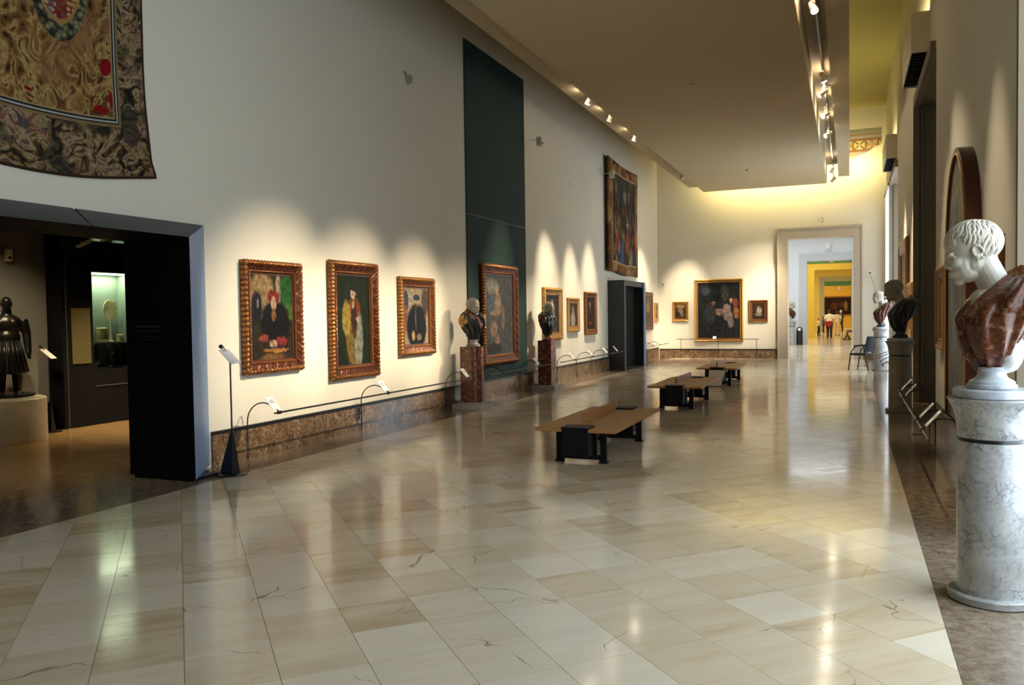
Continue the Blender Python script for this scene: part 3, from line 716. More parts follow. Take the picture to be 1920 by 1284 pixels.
# chain collar and oval shield
dv_ = k.vmath('LENGTH', k.vmath('MULTIPLY', k.vmath('SUBTRACT', uv, (.776, .485, 0)), (1/.062, 1/.155, 0)))
ring = k.math('MULTIPLY', k.math('GREATER_THAN', dv_, 1.0), k.math('LESS_THAN', dv_, 1.25))
links = k.vor(uv, 75).outputs['Distance']
field = k.mix(ring, field, k.ramp(links, [(.1, (.27, .25, .14)), (.4, (.12, .12, .07)), (.7, (.02, .022, .018))]))
field = k.mix(k.math('LESS_THAN', dv_, 1.0), field, (.32, .18, .06))
chk = k.n('ShaderNodeTexBrick'); k.l(k.vmath('ADD', k.vmath('MULTIPLY', uv, (1, 1, 1)), (.02, 0, 0)), chk.inputs['Vector']); chk.inputs['Scale'].default_value = 20
chk.inputs['Color1'].default_value = (.42, .30, .08, 1); chk.inputs['Color2'].default_value = (.34, .30, .22, 1); chk.inputs['Mortar'].default_value = (.24, .02, .02, 1); chk.inputs['Mortar Size'].default_value = .05
stripe = k.math('GREATER_THAN', k.math('FRACT', k.math('MULTIPLY', k.math('ADD', u_, v_), 45.)), .5)
shield = k.mix(k.math('MULTIPLY', stripe, k.math('LESS_THAN', u_, .765)), chk.outputs[0], (.07, .10, .15))
shield = k.mix(k.math('LESS_THAN', k.math('ABSOLUTE', k.math('SUBTRACT', u_, .782)), .012), shield, (.15, .015, .015))
shield = k.mix(k.maprange(nz.outputs[0], .5, .7, 0, .6), shield, (.25, .16, .06))
field = k.mix(k.math('LESS_THAN', dv_, .93), field, shield)
# outer floral border
bc = k.vor(k.vmath('ADD', uv, k.vmath('MULTIPLY', nz.outputs['Color'], (.025, .025, 0))), 48)
bsep = k.n('ShaderNodeSeparateColor'); k.l(bc.outputs['Color'], bsep.inputs[0])
bz_ = k.noise(uv, 21, 4, .55, 2.2)
bord = k.ramp(bz_.outputs[0], [(.32, (.010, .012, .010)), (.41, (.030, .022, .014)), (.46, (.13, .065, .025)), (.51, (.22, .16, .075)), (.56, (.30, .26, .16)), (.60, (.20, .07, .045)), (.66, (.05, .06, .065))])
bord = k.mix(k.maprange(k.noise(uv, 11, 2).outputs[0], .52, .60, 0, .8), bord, (.018, .017, .014))
eu = k.math('SUBTRACT', 1., u_); ev = v_
ins = k.math('MINIMUM', k.math('DIVIDE', k.math('SUBTRACT', eu, .082), 1.), k.math('DIVIDE', k.math('SUBTRACT', ev, .128), 1.05))  # >0 inside the border
col = k.mix(k.math('GREATER_THAN', ins, 0.), bord, field)
for lo, hi, cc in ((.0, .003, (.02, .02, .02)), (.003, .0065, (.40, .40, .36)), (.0065, .011, (.02, .025, .03)), (.011, .014, (.33, .25, .12)), (-.006, 0, (.20, .14, .06))):
    col = k.mix(k.math('MULTIPLY', k.math('GREATER_THAN', ins, lo), k.math('LESS_THAN', ins, hi)), col, cc)
rim = k.math('MINIMUM', eu, ev); col = k.mix(k.math('LESS_THAN', rim, .006), col, (.045, .025, .015))
weave = k.noise(uv, 260, 2).outputs[0]; k.bump(k.math('ADD', weave, k.math('MULTIPLY', nz.outputs[0], 2.)), .35, .01)
col = k.mix(.35, col, k.mix(weave, (.03, .02, .01), (.45, .36, .22)), 'OVERLAY')
k.fin(col, .9, 0, .1)
def sheet(fn, nu, nv, thick=.012):
    """fn(u,v)->(point); closed cloth with thickness along +x"""
    m = MB(); vs = [fn(i/nu, j_/nv) for j_ in range(nv+1) for i in range(nu+1)]; n_ = len(vs)
    vs += [(x-thick, y, z) for x, y, z in vs]; fs = []
    W_ = nu+1
    for j_ in range(nv):
        for i in range(nu):
            a = j_*W_+i; fs.append((a, a+1, a+W_+1, a+W_)); fs.append((n_+a, n_+a+W_, n_+a+W_+1, n_+a+1))
    rim = [i for i in range(W_)]+[j_*W_+nu for j_ in range(1, nv+1)]+[nv*W_+i for i in range(nu-1, -1, -1)]+[j_*W_ for j_ in range(nv-1, 0, -1)]
    for i in range(len(rim)): a, b = rim[i], rim[(i+1) % len(rim)]; fs.append((b, a, n_+a, n_+b))
    m.add(vs, fs); me = m.mesh('cloth', 180); ul = me.uv_layers.new(name='uv')
    uvs = [(i/nu, j_/nv) for j_ in range(nv+1) for i in range(nu+1)]*2
    for lp in me.loops: ul.data[lp.index].uv = uvs[lp.vertex_index]
    return me
def sm(t): t = max(0, min(1, t)); return t*t*(3-2*t)
def tap1(u, v):
    y = -4.2+4.2*u; z = 3.9*v
    y += .05*sm((.30-v)/.30)*u**6 + .05*sm((.05-v)/.05)*u**8       # flared lower corner
    z += (.0 - .11*math.sin(PI*min(1, max(0, (u-.45)/.55)))*(1-v)**2 + .02*sm((u-.8)/.2))
    x = .03+.012*math.sin(u*17)*(1-v)+.03*sm((u-.93)/.07)*sm((.2-v)/.2)
    return (x, y, z)
tp = thing('armorial_tapestry', 'large old tapestry with coat of arms hanging above the black portal', 'tapestry', (XL, 6.14, 3.04))
o = ob('cloth', sheet(tap1, 90, 70), 'tapestry_arms', tp)
MB().box(.004, .028, -4.15, -.03, 3.86, 3.92).build('batten', 'walnut', tp)
k, uv, u_, v_, nz = woven('tapestry_figures', 1)
bb = k.vor(k.vmath('ADD', k.vmath('MULTIPLY', uv, (1, .55, 1)), k.vmath('MULTIPLY', nz.outputs['Color'], (.12, .12, 0))), 16)
sp = k.n('ShaderNodeSeparateColor'); k.l(bb.outputs['Color'], sp.inputs[0])
f_ = k.ramp(sp.outputs[0], [(0, (.03, .02, .012)), (.25, (.19, .035, .025)), (.45, (.16, .12, .06)), (.6, (.04, .06, .10)), (.75, (.25, .19, .09)), (.9, (.09, .09, .035)), (1, (.3, .24, .15))])
f_ = k.mix(k.maprange(bb.outputs['Distance'], .3, .6, 0, .9), f_, (.03, .022, .014))
f_ = k.mix(k.maprange(v_, .66, .85, 0, .55), f_, (.055, .055, .04))
f_, _ = blob(f_, .42, .17, .06, .16, (.05, .08, .15), .5); f_, _ = blob(f_, .82, .16, .05, .13, (.04, .06, .10), .5); f_, _ = blob(f_, .74, .17, .06, .12, (.22, .18, .05), .5)
f_, _ = blob(f_, .28, .32, .05, .14, (.26, .035, .03), .5); f_, _ = blob(f_, .62, .30, .06, .14, (.25, .06, .04), .5); f_, _ = blob(f_, .9, .36, .06, .16, (.24, .05, .03), .5)
in2 = k.math('MINIMUM', k.math('MINIMUM', k.math('SUBTRACT', u_, .12), k.math('SUBTRACT', .93, u_)), k.math('MULTIPLY', k.math('MINIMUM', k.math('SUBTRACT', v_, .085), k.math('SUBTRACT', .91, v_)), 1.))
bnd = k.ramp(sp.outputs[1], [(0, (.06, .025, .012)), (.5, (.20, .085, .03)), (1, (.30, .19, .08))])
col = k.mix(k.math('GREATER_THAN', in2, 0.), bnd, f_); col = k.mix(k.math('MULTIPLY', k.math('GREATER_THAN', in2, 0.), k.math('LESS_THAN', in2, .012)), col, (.38, .28, .14))
k.bump(k.noise(uv, 200, 2).outputs[0], .3, .01); k.fin(col, .9, 0, .1)
def tap2(u, v):
    y = 3.68*u+.03*math.sin(v*9)*u; z = 3.3*v+.06*math.sin(u*9)*(1-v)*.4-.06*(1-v)*u+.10*v*math.sin(PI*u)*-.6
    return (.13-.06*u+.012*math.sin(u*30)*(1-v), y, z)
tp = thing('figure_tapestry', 'narrow looking dark red figure tapestry hanging above the far box portal', 'tapestry', (XL+.01, 22.65, 2.88))
ob('cloth', sheet(tap2, 60, 50, .05), 'tapestry_figures', tp)
MB().box(.004, .03, 0, 3.65, 3.22, 3.29).build('batten', 'walnut', tp)

# ------------------------------------------------------------------ SPOTLIGHTS
def spot_light(name, parent, off, aim, power, angle, blend, color=WARM, r=.04):
    d = bpy.data.lights.new(name, 'SPOT'); d.energy = power*SPOT_POWER; d.spot_size = math.radians(angle); d.spot_blend = blend; d.color = color; d.shadow_soft_size = r
    o = bpy.data.objects.new(name, d); COL.objects.link(o); o.parent = parent; o.location = off
    v = Vector(aim)-(Vector(parent.location)+Vector(off)); o.rotation_euler = v.to_track_quat('-Z', 'Y').to_euler(); return o
def fixture(loc, aim, label, power=0, angle=30, blend=1., color=WARM, group='track spotlights of the suspended ceiling', top=None, mat='cream_plastic'):
    if top is None: top = 6.20-loc[2]
    t = thing('track_spotlight', label, 'spotlight', loc, 0, group)
    d = (Vector(aim)-Vector(loc)).normalized()
    MB().tube([-d*.10, -d*.05, d*.02, d*.05, d*.09], [.035, .045, .045, .055, .058], 14).build('body', mat, t, 40)
    MB().tube([d*.082, d*.0925], .050, 14).build('lens', 'lens_glow', t)
    MB().tube([(0, .07, 0), (0, .07, .06), (0, .07, top-.016)], .010, 8).build('stem', 'black_metal', t, 60)
    MB().box(-.03, .03, -.02, .16, .05, .10).build('gear_box', mat, t)
    MB().tube([(0, .0, 0), (0, .07, 0)], .016, 8).build('pivot', 'black_metal', t, 60)
    if power: spot_light('beam', t, tuple(d*.10), aim, power, angle, blend, color)
    return t
lx, lz, rx = -4.74, 5.86, -.47
# left-hand fixtures: four peep below the canopy edge, two sit recessed behind it
fixture((lx, 15.5, lz), (-6.5, 14.9, 1.7), 'left edge spotlight nearest to the tall green panel', 600, 34)
fixture((lx, 17.03, lz), (-6.5, 18.05, 1.6), 'second left edge spotlight from the green panel', 1500, 34)
fixture((lx, 19.2, lz), (-6.5, 19.65, 1.6), 'third left edge spotlight from the green panel', 1400, 30)
fixture((lx, 25.2, lz), (-6.5, 28.0, 1.7), 'lone spotlight near the far end of the left ceiling edge', 1900, 36)
hid = 'spotlights recessed behind the left edge of the suspended ceiling'
fixture((-4.80, 21.1, 6.08), (-6.5, 21.1, 1.55), 'spotlight recessed behind the left ceiling edge opposite the very dark portrait', 1400, 32, group=hid)
fixture((-4.80, 27.6, 6.08), (-5.69, 29.6, 1.6), 'spotlight recessed behind the left ceiling edge by the far wall', 1500, 34, group=hid)
# right-hand trough: long throws across the hall to the left wall, short ones to the right wall
near = 'spotlights of the right trough above the camera'
fixture((rx, 10.0, 5.86), (-6.5, 8.0, 1.55), 'right trough spotlight thrown on the leftmost portrait', 3600, 24, group=near)
fixture((rx, 10.9, 5.86), (-6.5, 9.78, 1.5), 'right trough spotlight thrown on the tall golden portrait', 3600, 24, group=near)
fixture((rx, 11.6, 5.86), (-6.5, 11.58, 1.55), 'right trough spotlight thrown on the portrait in black', 3300, 22, group=near)
fixture((rx, 12.2, 5.86), (1.05, 9.3, 1.9), 'large cream spotlight nearest the camera in the right ceiling trough', 500, 36)
fixture((rx, 17.0, 5.86), (-6.45, 14.9, 1.6), 'second cream spotlight in the right ceiling trough', 1500, 22)
fixture((rx, 18.9, 5.86), (-6.2, 13.0, 1.7), 'third cream spotlight in the right ceiling trough', 3200, 15)
fixture((rx, 21.0, 5.86), (-6.2, 16.9, 1.7), 'fourth cream spotlight in the right ceiling trough', 2600, 15)
fixture((rx, 26.4, 5.88), (-2.96, 29.6, 1.7), 'pale spotlight near the far end of the right ceiling trough', 1900, 30)
fixture((rx, 27.9, 5.80), (-4.33, 29.6, 1.7), 'last small spotlight at the far end of the right ceiling trough', 1200, 40)
high = 'spotlights high in the right trough'
fixture((rx, 10.6, 6.05), (1.05, 11.4, 1.7), 'high trough spotlight aimed beside the arched panel', 420, 28, group=high)
fixture((rx, 7.6, 6.05), (1.05, 7.6, 1.8), 'high trough spotlight aimed at the wall behind the large bust', 420, 28, group=high)
fixture((rx, 16.6, 6.05), (1.05, 16.9, 1.7), 'high trough spotlight aimed at the picture behind the dark bust', 1100, 34, group=high)
fixture((rx, 19.4, 6.05), (1.05, 19.3, 2.0), 'high trough spotlight aimed at the tall picture on the right wall', 1300, 34, group=high)
# glints thrown on the trough walls by each lamp
for i, (yy, pw) in enumerate(((12.2, 6), (17.0, 8), (18.9, 8), (21.0, 8), (26.4, 6))):
    d = bpy.data.lights.new('lamp_spill', 'POINT'); d.energy = pw; d.color = (1, .86, .66); d.shadow_soft_size = .03
    o = bpy.data.objects.new('lamp_spill', d); COL.objects.link(o); o.location = (rx-.02, yy-.02, 6.02)
for yy in (15.5, 17.03, 19.2):
    d = bpy.data.lights.new('lamp_spill', 'POINT'); d.energy = 4; d.color = (1, .86, .66); d.shadow_soft_size = .03
    o = bpy.data.objects.new('lamp_spill', d); COL.objects.link(o); o.location = (-4.80, yy-.2, 5.94)
# lighting tracks
for xx, nm in ((-4.74, 'black lighting track hidden behind the left edge of the suspended ceiling'), (-.47, 'long dark lighting track running along the right ceiling trough')):
    t = thing('lighting_track', nm, 'track', (xx, 10, 6.20))
    MB().box(-.016, .016, -5, 18.1, 0, .035).build('rail', 'black_metal', t)
    for yy in range(-4, 18, 3): MB().box(-.012, .13, yy-.01, yy+.01, .035, .05).build('bracket', 'black_metal', t)

# ------------------------------------------------------------------ PELMET LAMP BOXES over the window niches
def lampbox(y0, y1, label, under):
    t = thing('pelmet_lamp', label, 'lamp', (XR, (y0+y1)/2, 5.46), 0, 'box lamps above the window niches')
    h = (y1-y0)/2
    MB().box(-.25, -.235, -h, h, 0, .60).build('side_panel', 'cream_plastic', t); MB().box(-.015, -.002, -h, h, 0, .60).build('side_panel', 'cream_plastic', t)
    MB().box(-.235, -.015, -h, -h+.015, 0, .60).build('end_panel', 'cream_plastic', t); MB().box(-.235, -.015, h-.015, h, 0, .60).build('end_panel', 'cream_plastic', t)
    MB().box(-.235, -.015, -h+.015, h-.015, .05, .06).build('louvre_tray', under, t)
    for i in range(14):
        yy = -h+.1+i*(2*h-.2)/13; MB().box(-.235, -.015, yy-.004, yy+.004, .01, .05).build('louvre', 'black_paint', t)
    area('pelmet_uplight', (XR-.125, (y0+y1)/2, 6.02), (PI, 0, 0), .18, y1-y0-.1, 16, (1, .86, .42))
lampbox(13.63, 15.75, 'cream box lamp with black louvre above the middle window niche', 'black_paint')
lampbox(22.7, 24.9, 'cream box lamp above the far window niche', 'white_plastic')
area('pelmet_downlight', (XR-.10, 16.05, 5.75), (0, .5, 0), .1, .25, 7, (1, .86, .5))

# ------------------------------------------------------------------ BENCHES
def bench(loc, label):
    t = thing('gallery_bench', label, 'bench', loc, 0, 'oak and black steel gallery benches')
    # seat slab with notches for the steel end blocks
    a, b, nx, ny = .452, 1.08, .15, .27
    poly = [(-a, -b), (-nx, -b), (-nx, -b+ny), (nx, -b+ny), (nx, -b), (a, -b), (a, b), (nx, b), (nx, b-ny), (-nx, b-ny), (-nx, b), (-a, b)]
    s_ = MB(); s_.prism(poly, .365, .40)
    o = s_.build('seat', 'oak', t); md = o.modifiers.new('b', 'BEVEL'); md.width = .004; md.segments = 2; md.limit_method = 'ANGLE'
    MB().box(-.095, -.065, -.50, .94, .40, .505).build('back_board', 'oak', t)
    for s_ in (-1, 1):
        e = ob('end_support', None, None, t)
        yy = s_*.80
        y0, y1 = yy-.02, yy+.02
        m = MB().box(-.30, .165, y0, y1, .035, .365).box(.165, .205, y0, y1, .035, .085).box(.205, .275, y0, y1, .035, .365).box(.165, .205, y0, y1, .345, .365)
        m.build('panel', 'bench_steel', e)
        for xx in (-.265, .24): MB().hexa([(xx-.05, y0-.02, 0), (xx+.05, y0-.02, 0), (xx+.05, y1+.02, 0), (xx-.05, y1+.02, 0), (xx-.03, y0, .05), (xx+.03, y0, .05), (xx+.03, y1, .05), (xx-.03, y1, .05)]).build('foot', 'bench_steel', e)
        ya, yb = sorted((s_*.822, s_*1.075))
        MB().box(-.145, .145, ya, yb, .10, .405).build('end_block', 'bench_steel', e)
        yc, yd = sorted((s_*.825, s_*1.085))
        MB().box(-.155, .155, yc, yd, .405, .416).build('cap_plate', 'bench_steel', e)
    MB().box(-.12, .10, -.78, .78, .25, .365).build('spine_beam', 'bench_steel', t)
    return t
b0 = bench((-2.72, 9.30, 0), 'oak slatless bench with black steel ends nearest the camera')
dup(b0, (-2.72, 14.62, 0), label='middle one of the three oak benches down the hall')
dup(b0, (-2.72, 19.36, 0), label='farthest oak bench, nearest the far doorway')
nc = thing('bench_sheen', 'pale sheet added as the sheen on the near end of the farthest bench', 'card', (-2.72, 18.20, 0))
MB().hexa([(-.16, -.055, 0), (.10, -.055, 0), (.10, -.045, 0), (-.16, -.045, 0), (-.16, .012, .36), (.20, .012, .36), (.20, .020, .36), (-.16, .020, .36)]).build('sheet', 'white_card', nc)  # pale shape stands in for the gloss on the bench end block
MB().box(-.16, .11, -.075, -.045, 0, .012).build('lip', 'bench_steel', nc)

# ------------------------------------------------------------------ PEDESTALS AND BUSTS
def column_pedestal(loc, label, shaft, group='round marble pedestals along the right side', ring='black_paint'):
    t = thing('column_pedestal', label, 'pedestal', loc, 0, group)
    MB().lathe([(.205, 0), (.217, .006), (.217, .040), (.210, .047), (.185, .048)], 56).build('base_disc', shaft, t, 35)
    MB().lathe([(.1725, .047), (.1725, .06), (.1715, .88), (.168, .890)], 56).build('shaft', shaft, t, 35)
    MB().lathe([(.163, .888), (.163, .912)], 40).build('shadow_gap', ring, t, 35)
    MB().lathe([(.168, .911), (.172, .918), (.1725, .96), (.178, 1.02), (.190, 1.065), (.210, 1.105), (.222, 1.122), (.222, 1.13), (.10, 1.131)], 56).build('capital', shaft, t, 35)
    MB().lathe([(.185, 1.130), (.192, 1.136), (.192, 1.172), (.186, 1.18)], 56).build('top_disc', 'grey_marble', t, 35)
    return t
HEADSRC = {}
def head_mesh(kind):
    if kind in HEADSRC: return HEADSRC[kind]
    m = MB()
    m.ell((-.012, 0, .035), (.098, .076, .085)); m.ell((.045, 0, .045), (.045, .060, .055)); m.ell((.042, 0, -.03), (.048, .056, .075)); m.ell((.032, 0, -.072), (.052, .050, .040))
    m.ell((.068, 0, -.098), (.019, .024, .018)); m.ell((.064, 0, -.066), (.029, .036, .026)); m.ell((.080, 0, .012), (.016, .020, .013)); m.ell((.0, 0, -.045), (.055, .060, .05))
    for s_ in (-1, 1):
        m.ell((.060, s_*.036, -.024), (.026, .020, .020)); m.ell((.080, s_*.024, .013), (.014, .026, .009)); m.ell((.067, s_*.030, -.003), (.0135, .0145, .011)); m.tube([(.074, s_*.017, -.003), (.0795, s_*.030, .0035), (.072, s_*.044, -.002)], .0032, 6); m.tube([(.073, s_*.017, -.005), (.077, s_*.030, -.0105), (.070, s_*.043, -.005)], .0028, 6)
        m.ell((.089, s_*.013, -.035), (.012, .009, .009), 10, 8)
        R = Matrix.Rotation(.25, 3, 'Y')
        rim = [Vector((-.006, s_*.077, -.006))+R @ Vector((.0165*math.cos(a_)*(1 if math.sin(a_) > -.2 else .7), s_*.004*(1-math.cos(a_)), .0275*math.sin(a_))) for a_ in np.linspace(-2.2, PI+.3, 20)]
        m.tube(rim, .0052, 8); m.ell((-.004, s_*.074, -.006), (.017, .006, .027), 12, 10, R); m.ell((.002, s_*.078, -.031), (.0085, .005, .010), 10, 8); m.ell((.009, s_*.079, -.008), (.004, .004, .007), 8, 6)
    m.tube([(.081, 0, .018), (.088, 0, -.006), (.095, 0, -.025), (.096, 0, -.034)], [.011, .0115, .0135, .0130], 10)
    m.ell((.087, 0, -.0605), (.013, .025, .0065), 12, 8); m.ell((.085, 0, -.0725), (.012, .021, .0075), 12, 8); m.ell((.078, 0, -.066), (.012, .03, .012), 12, 8)
    HEADSRC[kind] = m
    return m
def hair_mesh(wave=.10, r=.0068, seed=1, dens=44):
    rnd = random.Random(seed); m = MB().ell((-.012, 0, .035), (.1005, .0785, .0875), 32, 20); C_ = Vector((-.012, 0, .035)); Rr = Vector((.099, .077, .086))
    ax = Vector((-.35, 0, .94)).normalized(); e1 = Vector((.94, 0, .35)).normalized(); e2 = ax.cross(e1)
    for ring, th0 in enumerate((.12, .55, .95)):
        nA = (dens//2, dens, dens)[ring]
        for i in range(nA):
            az0 = 2*PI*(i+.5*ring)/nA; ph = rnd.random()*6.28; pts = []; th = th0+rnd.random()*.1
            while th < 2.6 and len(pts) < 22:
                az = az0+wave*math.sin(th*8+ph)/max(.35, math.sin(th))
                d = ax*math.cos(th)+(e1*math.cos(az)+e2*math.sin(az))*math.sin(th)
                p = C_+Vector((d.x*Rr.x, d.y*Rr.y, d.z*Rr.z))
                if p.x > .035 and p.z < .064: break
                if -.022 < p.x <= .035 and p.z < (.022 if p.x < .012 else .03): break
                if p.x <= -.022 and p.z < -.035: break
                pts.append(p); th += .075
                if ring < 2 and len(pts) > 14: break
            if len(pts) > 3:
                n_ = len(pts); m.tube(pts, [r*(.55+.45*math.sin(PI*min(1, .15+j_/(n_-1)*.85))) for j_ in range(n_)], 6)
    return m
TORSO = [(.10, .060, -.050, .050), (.13, .080, -.06, .070), (.18, .115, -.08, .125), (.27, .150, -.12, .20), (.37, .168, -.18, .26), (.41, .158, -.205, .28), (.46, .118, -.23, .288), (.51, .066, -.25, .28), (.56, .0, -.26, .255), (.61, -.06, -.26, .21), (.645, -.11, -.25, .155), (.67, -.14, -.22, .08)]
TORSO_B = [(.10, .055, -.050, .050), (.15, .065, -.06, .075), (.23, .10, -.08, .125), (.31, .13, -.11, .19), (.39, .14, -.13, .245), (.50, .13, -.14, .262), (.56, .09, -.14, .235), (.60, .05, -.12, .165), (.645, -.01, -.10, .08)]
def torso_mesh(fold=.021, rows=46, seg=84, cut=True, seed=0, zmin=.10, zmax=.67, prof=None):
    m = MB(); TT = prof or TORSO; zs = [t[0] for t in TT]; zmax = zs[-1]
    def at(z, c): return float(np.interp(z, zs, [t[c] for t in TT]))
    for i in range(rows+1):
        z = zmin+(zmax-zmin)*i/rows; uf, ub, hw = at(z, 1), at(z, 2), at(z, 3); cx, hd = (uf+ub)/2, (uf-ub)/2
        for j_ in range(seg):
            a = 2*PI*j_/seg; ca, sa = math.cos(a), math.sin(a); e = .8
            x = math.copysign(abs(ca)**e, ca); y = math.copysign(abs(sa)**e, sa)
            s_ = a*5+z*16*math.cos(a-.8)+seed
            f = fold*(abs(math.sin(s_*.5))**.6*2-1)*min(1, (zmax-z)/.05)
            f += fold*.5*math.sin(a*13+z*18+seed*2)
            k_ = 1+f/max(.06, hd)
            m.v.append((cx+hd*x*k_, hw*y*(1+f/max(.1, hw)), z+.02*math.sin(a)*0))
    for i in range(rows):
        for j_ in range(seg):
            k2 = (j_+1) % seg; m.f.append((i*seg+j_, i*seg+k2, (i+1)*seg+k2, (i+1)*seg+j_))
    m.f += [tuple(range(seg-1, -1, -1)), tuple(rows*seg+j_ for j_ in range(seg))]
    return m
def xform(mb, Mx):
    r = MB(); r.v = [tuple(Mx @ Vector(v)) for v in mb.v]; r.f = list(mb.f); return r
def bust(loc, rotz, label, head_m, robe_m, group, hs=1.42, tilt=.24, turn=0., hc=(.10, 0, .755), hair='curls', socle='grey_marble', rough='rough_marble', mantle=None, scale=1., shoulder=None, vox=.0055, prof=None):
    t = thing('marble_bust', label, 'bust', loc, rotz, group)
    Sc = Matrix.Scale(scale, 4)
    Mx = Matrix.Translation(hc) @ Matrix.Rotation(turn, 4, 'Z') @ Matrix.Rotation(tilt, 4, 'Y') @ Matrix.Scale(hs, 4)
    hm = xform(head_mesh('h'), Mx)
    # neck from skull base into the torso, with a hint of collarbones
    hm.tube([(hc[0]-.035, 0, hc[2]+.06), (hc[0]-.052, 0, hc[2]-.06), (hc[0]-.10, 0, hc[2]-.16), (-.035, 0, .50), (-.04, 0, .42)], [.070, .078, .080, .098, .13], 20)
    hm.ell((.03, 0, .47), (.09, .13, .09))
    ob('head', fuse('head', xform(hm, Sc), vox*scale*.85, 2), head_m, t)
    if hair: 
        h_ = xform(hair_mesh(*( (.060, .0085, 3, 40) if hair == 'curls' else (.05, .0055, 5, 46))), Sc @ Mx); h_.build('hair', head_m, t, 180)
    TT = prof or TORSO; tm = torso_mesh(prof=prof); o = xform(tm, Sc).build('drapery', robe_m, t, 180)
    # thick mantle rolls thrown over the shoulder
    if mantle:
        for q_ in range(3):
            pts = []
            for i in range(15):
                f = i/14; a = -2.2+f*2.9; z = .645-.03*q_-.46*max(0, f-.30)**1.25+.02*math.sin(f*PI); 
                zz = max(.2, min(.66, z)); uf = float(np.interp(zz, [r_[0] for r_ in TT], [r_[1] for r_ in TT])); ub = float(np.interp(zz, [r_[0] for r_ in TT], [r_[2] for r_ in TT])); hw = float(np.interp(zz, [r_[0] for r_ in TT], [r_[3] for r_ in TT]))
                pts.append((( (uf+ub)/2+(uf-ub)/2*math.cos(a))*1.0, hw*math.sin(a)*1.0, zz))
            xform(MB().tube(pts, [.012+.016*math.sin(PI*min(1, .1+i/14*.9)) for i in range(15)], 10), Sc).build('mantle_fold', mantle, t, 180)
    if shoulder:
        for s_ in (-1, 1): xform(MB().ell((-.01, s_*.225, .46), (.10, .065, .11), 20, 14), Sc).build('shoulder', shoulder, t, 180)
    if rough:
        rm = MB().ell((-.070, .0, .215), (.085, .13, .13)).ell((-.03, 0, .13), (.06, .08, .06)).box(-.115, -.05, -.05, .05, .10, .30)
        ob('support', fuse('support', xform(rm, Sc), .012, 2), rough, t)
    xform(MB().lathe([(.118, 0), (.124, .006), (.124, .022), (.112, .030), (.114, .040), (.098, .050), (.078, .062), (.070, .080), (.072, .096), (.084, .106), (.088, .114), (.085, .122), (.04, .124)], 40), Sc).build('socle', socle, t, 40)
    return t
RB = 'busts on round pedestals along the right side'
column_pedestal((.728, 5.16, 0), 'white veined marble column pedestal in the right foreground', 'veined_marble')
bust((.728, 5.16, 1.18), PI+.06, 'large white marble head in red breccia robe in the right foreground', 'statuary_marble', 'drapery_breccia', RB, mantle='drapery_breccia')
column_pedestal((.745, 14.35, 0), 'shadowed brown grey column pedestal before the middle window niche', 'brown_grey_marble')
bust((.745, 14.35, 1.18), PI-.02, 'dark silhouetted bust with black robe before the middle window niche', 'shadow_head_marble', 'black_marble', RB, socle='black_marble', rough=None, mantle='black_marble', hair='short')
column_pedestal((.775, 24.1, 0), 'pale daylit column pedestal before the far window niche', 'veined_marble')
bust((.775, 24.1, 1.18), PI+.2, 'pale bust with red robe beside the black chair near the far end', 'statuary_marble', 'drapery_breccia', RB, socle='black_marble', hair='short', tilt=.1, hc=(.06, 0, .80))
# left side: red breccia blocks on stone plinths
LB = 'busts on red marble pedestals along the left wall'
def block_pedestal(loc, label, square):
    t = thing('red_pedestal', label, 'pedestal', loc, 0, 'red breccia pedestals along the left wall')
    MB().box(-.28, .28, -.30, .30, 0, .085).build('plinth', 'plinth_stone', t)
    if square: MB().box(-.155, .155, -.16, .16, .085, 1.07).build('shaft', 'red_breccia', t)
    else:
        prof = [(-.175, -.16)]+[(.03+.16*math.cos(a), .175*math.sin(a)) for a in np.linspace(-PI/2, PI/2, 21)]+[(-.175, .16)]
        MB().prism(prof, .105, 1.09).build('shaft', 'red_breccia', t, 40)
        MB().prism([(x*1.1, y*1.1) for x, y in prof], .085, .108).build('foot_ring', 'plinth_stone', t, 40)
    return t
block_pedestal((-6.18, 13.0, 0), 'rounded red marble pedestal left of the green panel picture', False)
bust((-6.17, 13.0, 1.09), -.35, 'bust with pale head and red mantle just left of the green panel picture', 'aged_marble', 'black_marble', LB, hs=1.28, tilt=.0, hc=(.015, 0, .70), hair='short', socle='plinth_stone', rough=None, mantle='red_breccia', shoulder='yellow_breccia', prof=TORSO_B)
block_pedestal((-6.22, 16.92, 0), 'square red and cream marble pedestal right of the green panel', True)
bust((-6.20, 16.92, 1.07), -.1, 'bust with pale head and dark robe right of the green panel', 'aged_marble', 'black_marble', LB, hs=1.25, tilt=.05, hc=(.045, 0, .70), hair='short', socle='red_breccia', rough=None, shoulder='red_breccia', prof=TORSO_B)

